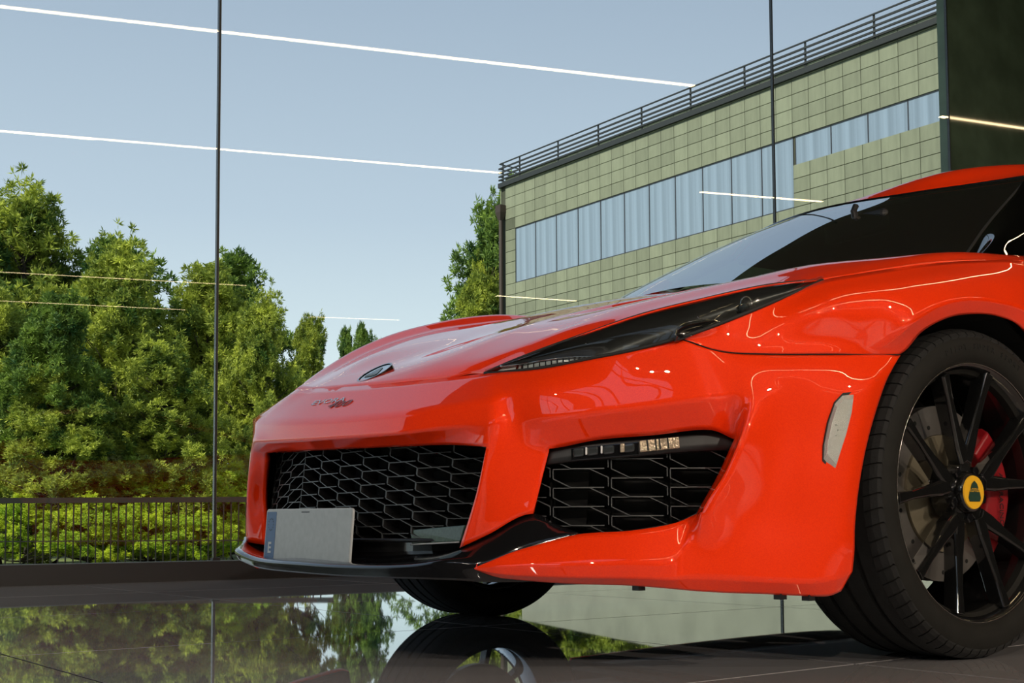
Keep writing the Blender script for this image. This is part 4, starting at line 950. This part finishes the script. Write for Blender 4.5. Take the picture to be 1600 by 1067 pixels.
    # ---------------- number plate
    pl = empty('number_plate', parent=car)
    c4 = [P(416.5, 795.5, x=.992), P(551, 793.5, x=.992), P(546.5, 883.5, x=1.0), P(412.5, 875.5, x=1.0)]
    ctr = sum(c4) / 4; ex = (c4[1] - c4[0] + c4[2] - c4[3]) / 2; ez = (c4[0] - c4[3] + c4[1] - c4[2]) / 2; Wp, Hp = np.linalg.norm(ex), np.linalg.norm(ez)
    print('plate', Wp, Hp, ctr)
    nrm = np.cross(ex, ez); nrm /= np.linalg.norm(nrm)
    if nrm[0] < 0: nrm = -nrm
    FM = frame(ctr, ex, nrm)     # local x along plate (far -> near), y up, z outward
    pl.matrix_local = FM
    def rr(w, h, r, z0, z1, name, m, cx=0, cy=0, par=pl):
        bm = bmesh.new(); ring = []
        for qx, qy, a0 in ((1, 1, 0), (-1, 1, 90), (-1, -1, 180), (1, -1, 270)):
            for k in range(6):
                a = math.radians(a0 + 18 * k); ring.append((cx + qx * (w / 2 - r) + r * math.cos(a), cy + qy * (h / 2 - r) + r * math.sin(a)))
        v1 = [bm.verts.new((x, y, z0)) for x, y in ring]; v2 = [bm.verts.new((x, y, z1)) for x, y in ring]
        bm.faces.new(v1[::-1]); bm.faces.new(v2)
        for i in range(len(ring)): bm.faces.new((v1[i], v1[(i + 1) % len(ring)], v2[(i + 1) % len(ring)], v2[i]))
        me = bpy.data.meshes.new(name); bm.to_mesh(me); return link(name, me, m, par)
    rr(Wp, Hp, .008, -.004, 0, 'backing', 'plate_edge'); rr(Wp - .005, Hp - .005, .006, 0, .0008, 'face', 'plate')
    bw = Wp * .118
    o = rr(bw, Hp - .012, .002, .0008, .0014, 'blue_band', 'plate_blue', cx=-Wp / 2 + bw / 2 + .005); o['label'] = 'blue band with letter E and ring of stars'
    bx = -Wp / 2 + bw / 2 + .005
    text('letter', 'E', .032, Matrix.Translation((bx, -.028, .0015)), 'plate_edge', pl, .0003, bold=.0008)
    for k in range(12):
        a = 2 * math.pi * k / 12; cx, cy = bx + .0115 * math.cos(a), .022 + .0125 * math.sin(a)
        vs = [(cx + r_ * math.sin(math.pi * q / 5), cy + r_ * math.cos(math.pi * q / 5), .0017) for q in range(10) for r_ in ((.0024 if q % 2 == 0 else .001),)]
        mesh('star', vs, [tuple(range(9, -1, -1))], 'ink', pl)
    for k in range(7): MB().box((-.022 + k * .005 - .0015, Hp / 2 - .0085, .0008), (-.022 + k * .005 + .0016, Hp / 2 - .006, .0012)).build('maker_mark', 'ink', pl)
    MB().box((-.02, -.03, -.05), (.02, .03, -.004)).build('bracket', 'black_satin', pl)
    # ---------------- badge and lettering
    bd = empty('nose_badge', parent=car)
    o_ = P(586, 584.5, y=0); a_ = P(565.5, 594, y=-.035); b_ = P(607.5, 576.5, y=.035)
    xd = A3(0, 1, -.03); zn = A3(.46, 0, .89)
    from mathutils.bvhtree import BVHTree
    me = bonnet.data; bv2 = BVHTree.FromPolygons([v.co for v in me.vertices], [tuple(p.vertices) for p in me.polygons])
    h_ = bv2.ray_cast(Vector(CAM), Vector(ray(587, 584.5)).normalized()); n_ = h_[1] if h_[1].z > 0 else -h_[1]; n_ = (n_ + Vector((.16, .08, 0))).normalized()
    bd.matrix_local = frame(h_[0] + n_ * .001, (-.05, 1, 0), n_)
    def disc(r0_, r1_, z0, z1, name, m, sx=1, sy=1, n=40, par=bd):
        vs = []; fs = []
        for k in range(n):
            a = 2 * math.pi * k / n; c, s = math.cos(a), math.sin(a)
            vs += [(r0_ * c * sx, r0_ * s * sy, z1), (r1_ * c * sx, r1_ * s * sy, z1), (r1_ * c * sx, r1_ * s * sy, z0)]
        for k in range(n):
            q = (k + 1) % n; fs += [(3 * k, 3 * k + 1, 3 * q + 1, 3 * q), (3 * k + 1, 3 * k + 2, 3 * q + 2, 3 * q + 1)]
        return mesh(name, vs, fs, m, par)
    RB = .041
    disc(RB - .004, RB, -.006, .004, 'badge_ring', 'rim', sy=1.0); disc(.002, RB - .004, 0, .0025, 'badge_field', 'chrome', sy=1.0)
    tri = [(-.017, -.018), (.017, -.018), (.021, -.010), (.006, .019), (0, .022), (-.006, .019), (-.021, -.010)]
    mesh('badge_shield', [(x, y, .0029) for x, y in tri] + [(x, y, .0037) for x, y in tri], [tuple(range(7, 14))] + [(i, (i + 1) % 7, 7 + (i + 1) % 7, 7 + i) for i in range(7)], 'green', bd)
    text('badge_letters', 'LOTUS', .0085, Matrix.Translation((0, -.012, .0040)), 'chrome', bd, .0003)
    lt = empty('model_lettering', parent=car)
    q = P(515, 628, y=.0); sl = A3(.62, .0, .78)
    n0 = GH  # nose slope between shut line and fold
    pA, pB = P(485, 630, y=-.045) , P(545, 624, y=.07)
    nn = np.cross(S(520, 659, .005) - r0(560, 603), S(630, 648, .005) - r0(560, 603)); nn /= np.linalg.norm(nn); nn = nn if nn[2] > 0 else -nn
    # drop the lettering onto the bumper surface by ray casting
    bvh = None
    from mathutils.bvhtree import BVHTree
    me = fb.data; bvh = BVHTree.FromPolygons([v.co for v in me.vertices], [tuple(p.vertices) for p in me.polygons])
    def drop(px, py):
        D = Vector(ray(px, py)); h = bvh.ray_cast(Vector(CAM), D.normalized()); return h[0], h[1]
    def lettering(body, pL, pR, pc, size, m, sx=1, shear=0, name='letters'):
        a, _ = drop(*pL); b, _ = drop(*pR); c, nn_ = drop(*pc)
        if a is None or b is None or c is None: print('MISS', body); return
        if nn_.dot(c - Vector(CAM)) > 0: nn_ = -nn_
        F_ = frame(c + nn_ * .0012, b - a, nn_); text(name, body, size, F_, m, lt, .0005, shear=shear, sx=sx); print(body, (b - a).length)
    lettering('EVORA', (485, 631), (544, 624), (514, 627.5), .021, 'silver_text', 2.0)
    lettering('400', (507, 634), (553, 627), (529, 632.5), .026, 'dark_text', 2.0, .3, 'digits')
    # ---------------- side marker
    mk = empty('side_marker', parent=car)
    out = [(1316, 617), (1334, 615), (1331, 640), (1321, 680), (1307, 723), (1303, 737), (1286, 718), (1287, 695), (1294, 660), (1304, 630)]
    base = [S(a, b_, -.004) for a, b_ in out]; cen = sum(base) / len(base)
    N = len(base); nrm = A3(.35, .93, .05)
    ins_ = [p + (cen - p) * .16 + nrm * .007 for p in base]; bk = [p - nrm * .012 for p in base]
    mesh('lens', ins_ + base, [tuple(range(N))] + [(i, N + i, N + (i + 1) % N, (i + 1) % N) for i in range(N)], 'marker', mk)
    big = [p + (p - cen) * .055 for p in base]
    mesh('surround', [p + nrm * .001 for p in big] + bk, [tuple(range(N))] + [(i, N + i, N + (i + 1) % N, (i + 1) % N) for i in range(N)], 'rubber', mk)
    for k, (a, b_) in enumerate(((1306, 664), (1309, 672), (1306, 680))): 
        p = S(a, b_, -.012); q_ = S(a + 12, b_ - 2, -.012); MB().bar(p, q_, .003, .002).build('raised_mark', 'marker', mk)
    # ---------------- cabin glass, pillars, roof
    cen = [P(1038, 453.5, y=-.02), P(1130, 400.5, y=-.02), P(1215, 356, y=-.02), P(1283, 326, y=-.02)]
    def wsrow(bs, tp):
        out = []
        for k, t in enumerate((0, .36, .68, 1)):
            c0 = cen[0] + (cen[3] - cen[0]) * t; out.append(bs + (tp - bs) * t + (cen[k] - c0))
        return out
    tn = P(1612, 273.5, y=.53); tq = W3(-.735, .26, 1.183); tm = W3(-.80, .41, 1.185)
    WS = [wsrow(W3(-.33, -.66, .84), A3(tn[0], -tn[1], tn[2] - .03)), wsrow(W3(-.08, -.36, .86), W3(-.73, -.27, 1.185)), cen, wsrow(W3(-.05, .26, .85), tq), wsrow(W3(-.14, .46, .83), tm), wsrow(W3(-.33, .66, .862), tn)]
    for r_ in WS: print('ws', [tuple(np.round(p, 2)) for p in r_])
    G = gridsurf(WS, 8, 6); gridmesh('windscreen', G, 'windscreen', car, None, outward=(-1, 0, .2))
    near = WS[5]
    RF = [[WS[0][3], A3(-1.2, -.53, 1.17), A3(-1.7, -.52, 1.13), A3(-2.4, -.5, 1.0), A3(-3.2, -.55, .86)],
          [WS[1][3], A3(-.88, -.28, 1.225), A3(-1.3, -.26, 1.25), A3(-2.4, -.25, 1.09), A3(-3.25, -.25, .87)],
          [WS[2][3], A3(-.84, 0, 1.232), A3(-1.3, 0, 1.262), A3(-2.4, 0, 1.1), A3(-3.25, 0, .87)],
          [WS[3][3], P(1470, 270, y=.27), A3(-1.5, .27, 1.26), A3(-2.4, .25, 1.09), A3(-3.25, .25, .87)],
          [WS[4][3], P(1592, 256.5, y=.42), A3(-1.5, .43, 1.24), A3(-2.4, .42, 1.05), A3(-3.22, .42, .87)],
          [WS[5][3], P(1700, 262, y=.54), A3(-1.6, .54, 1.17), A3(-2.4, .52, 1.0), A3(-3.2, .6, .86)]]
    for r_ in RF: print('roof', [tuple(np.round(p, 2)) for p in r_])
    G = gridsurf(RF, 8, 6); gridmesh('roof', G, 'paint', car, None, outward=(-1, 0, .2), thick=.012)
    # header: black strip between windscreen and roof
    tubeline('windscreen_header', [r_[3] + A3(0, 0, -.004) for r_ in WS], .007, 'black_gloss')
    tubeline('windscreen_pillar', [p + A3(0, -.004, -.004) for p in near], .006, 'dash', n=8)
    tubeline('windscreen_pillar', [A3(p[0], p[1], p[2]) for p in WS[0]], .013, 'black_gloss', n=8)
    # side glass
    SGt = [near[0], near[1], near[2], near[3], RF[5][1] + A3(0, .004, -.01), RF[5][2] + A3(0, .004, -.012), A3(-2.1, .53, 1.0)]
    SGb = [near[0] + A3(-.01, .02, -.02), P(1530, 401, y=.74), P(1580, 404, y=.77), A3(-.7, .80, .84), A3(-1.0, .80, .84), A3(-1.5, .80, .86), A3(-2.1, .78, .88)]
    SGm = [(a + b_) / 2 + A3(0, .022, .0) for a, b_ in zip(SGt, SGb)]; SGm[0] = (SGt[0] + SGb[0]) / 2
    G = gridsurf([SGt, SGm, SGb], 8, 8); gridmesh('side_window', G, 'sideglass', car, None, outward=(-1, 0, .2))
    Gm = mirrored(G); gridmesh('far_side_window', Gm, 'sideglass', car, None, outward=(-1, 0, .2))
    tubeline('roof_rail_seal', SGt[3:], .006, 'rubber'); tubeline('beltline_seal', [p + A3(0, .004, .0) for p in SGb], .005, 'rubber')
    # cabin interior
    i_ = MB(); i_.box((-3.0, -.74, .18), (-.30, .74, .40)); i_.build('cabin_floor', 'dash', car)
    prof = [(.22, .70), (.10, .765), (-.25, .80), (-.42, .80), (-.48, .74), (-.48, .42), (.22, .42)]
    v = [(x, -.60 + (0 if x < -.2 else .06), z) for x, z in prof] + [(x, .60 - (0 if x < -.2 else .06), z) for x, z in prof]; k = len(prof)
    o = mesh('dashboard', v, [tuple(range(k)), tuple(range(2 * k - 1, k - 1, -1))] + [(i, k + i, k + (i + 1) % k, (i + 1) % k) for i in range(k)], 'dash', car); bevel(o, .02, 3)
    bm_ = MB(); vs = [A3(-.62, .36 + .17 * math.cos(a), .76 + .17 * math.sin(a)) + A3(-.05 * math.sin(a), 0, 0) for a in np.linspace(0, 2 * math.pi, 25)]; bm_.tube(vs, .014, 8); bm_.bar((-.48, .36, .72), (-.62, .36, .76), .05); bm_.bar((-.62, .2, .76), (-.62, .52, .76), .03); bm_.build('steering_wheel', 'leather', car, True)
    for y in (.36, -.36):
        s_ = MB(); s_.box((-1.35, y - .24, .36), (-.85, y + .24, .48)); s_.add([(-1.30, y - .23, .45), (-1.30, y + .23, .45), (-1.52, y + .20, 1.0), (-1.52, y - .20, 1.0), (-1.45, y - .23, .42), (-1.45, y + .23, .42), (-1.66, y + .18, 1.0), (-1.66, y - .18, 1.0)], [(0, 1, 2, 3), (7, 6, 5, 4), (0, 3, 7, 4), (1, 5, 6, 2), (3, 2, 6, 7)])
        s_.box((-1.60, y - .11, 1.0), (-1.5, y + .11, 1.12)); o = s_.build('seat', 'leather', car); bevel(o, .03, 3)
    b = MB(); b.box((-1.78, -.70, .40), (-1.72, .70, 1.08)); b.build('rear_bulkhead', 'dash', car)
    hl_ = gridsurf([[p + A3(-.02, 0, -.02) for p in r_] for r_ in RF], 4, 3); gridmesh('headliner', hl_, 'dash', car, None, outward=(-1, 0, .2))
    # rear-view mirror
    mp_ = P(1338, 356, y=.22); rv = empty('rear_view_mirror', parent=car)
    o = MB().box((mp_[0] - .015, mp_[1] - .10, mp_[2] - .03), (mp_[0] + .015, mp_[1] + .10, mp_[2] + .035)).build('mirror_shell', 'black_satin', rv); bevel(o, .014, 3)
    MB().tube([mp_ + A3(0, 0, .02), mp_ + A3(.01, 0, .045), mp_ + A3(0, 0, .06)], .009, 8).build('mirror_stalk', 'black_satin', rv)
    # ---------------- wheels
    def wheel(loc, name, side, label=None, width=.235, R=WR, detail=True):
        w = empty(name, loc, math.radians(-2) if 'front' in name else 0, car)
        if label: w['label'] = label
        h = width / 2; s = side
        # tyre carcass by lathe: (y, r) profile, outer side = +
        prof = [(h * .80, .249), (h * .93, .256), (h * 1.0, .272), (h * 1.005, .287), (h * .965, .303), (h * .88, .3135), (h * .79, .3185)]
        tread = []
        for c, gw in ((.42, .05), (.0, .055), (-.42, .05)):
            tread += [(h * (c + gw), .3225), (h * (c + gw), .3155), (h * (c - gw), .3155), (h * (c - gw), .3225)]
        tread = [(h * .72, .3205)] + tread + [(-h * .72, .3205)]
        full = prof + tread + [(-a, b_) for a, b_ in prof[::-1]] + [(-h * .7, .235), (h * .7, .235)]
        N = 96; vs = []; fs = []; mi = []; n = len(full)
        for k in range(N):
            a = 2 * math.pi * k / N
            for (y, r) in full: vs.append((r * math.cos(a), s * y, r * math.sin(a)))
        for k in range(N):
            q = (k + 1) % N
            for i in range(n): fs.append((k * n + i, k * n + (i + 1) % n, q * n + (i + 1) % n, q * n + i)); mi.append(1 if (i < 6 or i >= n - 8) else 0)
        if s < 0: fs = [f[::-1] for f in fs]
        o = mesh('tyre', vs, fs, ['tyre', 'sidewall'], w, True, mi); 
        o.modifiers.new('e', 'EDGE_SPLIT').split_angle = math.radians(40)
        # shoulder blocks and lateral sipes
        blk = MB()
        for k in range(72):
            for sgn in (1, -1):
                a = 2 * math.pi * k / 72; da = 2 * math.pi / 72 * .44; st = []
                for (y, r) in ((h * .72, .3232), (h * .83, .3200), (h * .93, .3135), (h * .965, .307)):
                    st.append((y, r))
                vv = []
                for (y, r) in st:
                    sh = (y / h - .7) * .10
                    for e_ in (-da, da): vv.append((r * math.cos(a + e_ + sh), s * sgn * y, r * math.sin(a + e_ + sh)))
                for (y, r) in st[:1] + st[-1:]:
                    for e_ in (-da, da): vv.append(((r - .006) * math.cos(a + e_), s * sgn * y, (r - .006) * math.sin(a + e_)))
                f = [(0, 1, 3, 2), (2, 3, 5, 4), (4, 5, 7, 6), (0, 8, 9, 1), (6, 7, 11, 10), (0, 2, 4, 6, 10, 8), (1, 9, 11, 7, 5, 3)]
                if s * sgn < 0: f = [q_[::-1] for q_ in f]
                blk.add(vv, f)
        blk.build('tread_blocks', 'tyre', w, False, 'stuff')
        # barrel and lip
        bar = [(h * .86, .2585), (h * .90, .2545), (h * .86, .2485), (h * .55, .236), (-h * .85, .232), (-h * .9, .245)]
        vs = []; fs = []; n = len(bar); N = 80
        for k in range(N):
            a = 2 * math.pi * k / N
            for (y, r) in bar: vs.append((r * math.cos(a), s * y, r * math.sin(a)))
        for k in range(N):
            q = (k + 1) % N
            for i in range(n - 1): fs.append((k * n + i, k * n + i + 1, q * n + i + 1, q * n + i))
        o = mesh('rim_barrel', vs, fs, 'rim', w, True); solid(o, .003, 0)
        MB().tube([(.2525 * math.cos(a), s * h * .905, .2525 * math.sin(a)) for a in np.linspace(0, 2 * math.pi, 73)], .0013, 6).build('lip_edge', 'rim_edge', w, True)
        # spokes: five V pairs, each one mesh
        if not detail: return w
        yf = h * .80; yh = h * .70
        for k in range(5):
            th0 = math.radians(86 + 72 * k)
            bm = MB()
            for sg in (-1, 1):
                A1 = th0 + sg * math.radians(17.5)
                def pt(r, ang, off, y):
                    c, q_ = math.cos(ang), math.sin(ang); return ((r * c - off * q_), s * y, (r * q_ + off * c))
                ca, sa = math.cos(th0), math.sin(th0)
                Ax, Ay, Bx, By = .060, .0035, .2425 * math.cos(math.radians(17.5)), .2425 * math.sin(math.radians(17.5))
                dl = math.hypot(Bx - Ax, By - Ay); ux, uy = (Bx - Ax) / dl, (By - Ay) / dl
                stn = [(0, .015, yh + .004, .03), (.17, .0165, yh + .006, .032), (.40, .0120, yh + .009, .032), (.72, .0092, yf + .003, .034), (1.0, .0125, yf + .010, .036)]
                def q3(t, off, y):
                    lx = Ax + (Bx - Ax) * t - uy * off; ly = sg * (Ay + (By - Ay) * t + ux * off)
                    return (lx * ca - ly * sa, s * y, lx * sa + ly * ca)
                vs = []
                for (t, hw, y, dp) in stn:
                    vs += [q3(t, -hw, y - .004), q3(t, -hw * .74, y), q3(t, hw * .74, y), q3(t, hw, y - .004), q3(t, hw * .8, y - dp), q3(t, -hw * .8, y - dp)]
                fs = []
                for i in range(len(stn) - 1):
                    for j in range(6): fs.append((i * 6 + j, i * 6 + (j + 1) % 6, (i + 1) * 6 + (j + 1) % 6, (i + 1) * 6 + j))
                fs += [(0, 5, 4, 3, 2, 1), tuple((len(stn) - 1) * 6 + j for j in range(6))]
                bm.add(vs, fs)
            # apex web between the two arms near the hub
            wv = [pt(.040, th0, -.017, yh - .002), pt(.040, th0, .017, yh - .002), pt(.092, th0, .012, yh + .003), pt(.092, th0, -.012, yh + .003)]
            wv += [(x, y - s * .03, z) for x, y, z in wv]
            bm.add(wv, [(0, 1, 2, 3), (7, 6, 5, 4), (0, 4, 5, 1), (1, 5, 6, 2), (2, 6, 7, 3), (3, 7, 4, 0)])
            o = bm.build('spoke', 'rim', w)
            bmx = bmesh.new(); bmx.from_mesh(o.data); bmesh.ops.recalc_face_normals(bmx, faces=bmx.faces); bmx.to_mesh(o.data); bmx.free(); bevel(o, .0022, 2, 25)
            for sg in (-1, 1):     # fine machined edge lines along each arm
                A1 = th0 + sg * math.radians(17.5)
        # hub, nuts, cap
        MB().tube([(0, s * (yh - .045), 0), (0, s * (yh - .006), 0), (0, s * (yh - .004), 0)], [.056, .055, .048], 30).build('hub', 'rim', w, False)
        for k in range(5):
            a = math.radians(122 + 72 * k); c, q_ = .050 * math.cos(a), .050 * math.sin(a)
            MB().tube([(c, s * (yh - .03), q_), (c, s * (yh + .002), q_), (c, s * (yh + .004), q_)], [.0105, .0105, .008], 6).build('wheel_nut', 'black_gloss', w)
        MB().tube([(0, s * (yh - .01), 0), (0, s * (yh + .010), 0), (0, s * (yh + .012), 0)], [.039, .038, .036], 40).build('cap_ring', 'rim', w, True)
        cap = empty('centre_cap', (0, s * (yh + .0125), 0), 0, w)
        return w, cap, yh
    def capmark(w, yh, s):
        c = [o for o in w.children if o.name.startswith('centre_cap')][0]; bpy.data.objects.remove(c)
        n = 40; y0 = s * (yh + .0145); mesh('centre_cap', [(0, y0, 0)] + [(.0325 * math.cos(2 * math.pi * k / n), y0, .0325 * math.sin(2 * math.pi * k / n)) for k in range(n)] + [(.0335 * math.cos(2 * math.pi * k / n), y0 - s * .003, .0335 * math.sin(2 * math.pi * k / n)) for k in range(n)],
             [(0, 1 + (k + 1) % n, 1 + k) for k in range(n)] + [(1 + k, 1 + (k + 1) % n, 1 + n + (k + 1) % n, 1 + n + k) for k in range(n)], 'yellow', w)['label'] = 'yellow round cap'
        tri = [(-.0165, -.018), (-.020, -.011), (-.0165, 0), (-.0085, .0165), (0, .0225), (.0085, .0165), (.0165, 0), (.020, -.011), (.0165, -.018)]
        mesh('cap_shield', [(-x * s * -1 * -1, y0 + s * .0006, z + .000) for x, z in tri] + [(-x * s, y0 + s * .0016, z) for x, z in tri], [tuple(range(9, 18))] + [(i, (i + 1) % 9, 9 + (i + 1) % 9, 9 + i) for i in range(9)], 'green', w)
        F_ = frame((0, y0 + s * .0018, .004), (-s, 0, 0), (0, s, 0)); text('cap_letters', 'LOTUS', .0105, F_, 'yellow', w, .0003)
    w, cap, yh = wheel((0, .782, WR), 'front_wheel', 1, 'black five-spoke wheel with yellow cap and red caliper'); capmark(w, yh, 1)
    # brake behind the near wheel
    def ringmesh(name, r0_, r1_, y0, y1, m, par, n=64):
        vs = []; fs = []
        for k in range(n):
            a = 2 * math.pi * k / n
            for r_, y in ((r0_, y0), (r1_, y0), (r1_, y1), (r0_, y1)): vs.append((r_ * math.cos(a), y, r_ * math.sin(a)))
        for k in range(n):
            q = (k + 1) % n
            for i in range(4): fs.append((4 * k + i, 4 * k + (i + 1) % 4, 4 * q + (i + 1) % 4, 4 * q + i))
        o = mesh(name, vs, fs, m, par); return o
    ringmesh('brake_disc', .118, .176, -.005, .022, 'disc', w)
    ringmesh('disc_bell', .02, .117, .0, .028, 'hub', w)
    for k in range(24):
        a = 2 * math.pi * k / 24; r_ = .135 if k % 2 else .158
        MB().tube([(r_ * math.cos(a), .0218, r_ * math.sin(a)), (r_ * math.cos(a), .0228, r_ * math.sin(a))], .0045, 8).build('disc_hole', 'black_void', w)
    MB().tube([(-.10 * 1, .0, 0), (-.2, -.2, 0)], .02, 8).build('suspension_arm', 'black_satin', w)
    # caliper at the rear side of the disc
    vs = []; fs = []; angs = [math.radians(180 + a) for a in np.linspace(-46, 46, 14)]
    for a in angs:
        f = 1 - .16 * abs(math.degrees(a) - 180) / 46
        for r_, y in ((.105 + .014 * (1 - f) * 6, .030), (.112, .052 * f + .004), (.178, .056 * f + .004), (.192, .030), (.192, -.04), (.105, -.04)): vs.append((r_ * math.cos(a), y, r_ * math.sin(a)))
    for i in range(len(angs) - 1):
        for j in range(6): fs.append((6 * i + j, 6 * i + (j + 1) % 6, 6 * i + 6 + (j + 1) % 6, 6 * i + 6 + j))
    fs += [tuple(range(6)), tuple(6 * (len(angs) - 1) + j for j in range(6))]
    o = mesh('brake_caliper', vs, fs, 'caliper', w); bmx = bmesh.new(); bmx.from_mesh(o.data); bmesh.ops.recalc_face_normals(bmx, faces=bmx.faces); bmx.to_mesh(o.data); bmx.free(); bevel(o, .006, 3); o['label'] = 'red brake caliper'
    for body, zz in (('AP', .032), ('RACING', -.03)):
        F_ = frame((-.146, .0615, zz), (0, 0, -1), (0, 1, 0)); text('caliper_letters', body, .019, F_, 'black_satin', w, .0004)
    MB().tube([(.236 * math.cos(3.35 - math.pi), .0, -.05)[0:3] and (.20, .06, -.03), (.228, .045, -.035)], .004, 8).build('valve', 'disc', w)
    # sidewall lettering
    def arc_text(body, r_, a0, da, size, y):
        for i, ch in enumerate(body):
            if ch == ' ': continue
            a = a0 - da * i; F_ = frame((-r_ * math.cos(a) * -1, y, r_ * math.sin(a)), (0, 0, 0), (0, 1, 0)) if False else None
            # seen from +y with +z up, picture-right is -x
            px_, pz_ = -r_ * math.cos(a), r_ * math.sin(a)
            xd_ = (-math.sin(a) * -1 * -1, 0, 0)
            tx = (-math.sin(a), 0, -math.cos(a)) if True else None
            text('sidewall_letters', ch, size, frame((px_, y, pz_), tx, (0, 1, 0)), 'tyre', w, .0006)
    arc_text('PILOT SUPER SPORT', .2835, math.radians(112), math.radians(3.1), .015, .782 - .782 + .1182)
    # far wheel and the rear pair
    w2 = wheel((0, -.782, WR), 'far_front_wheel', -1)[0]
    ringmesh('brake_disc', .118, .176, -.022, .005, 'disc', w2)
    for s in (1, -1): wheel((-2.575, s * .78, WR + .012), 'rear_wheel', s, detail=False); 
    return car
car()
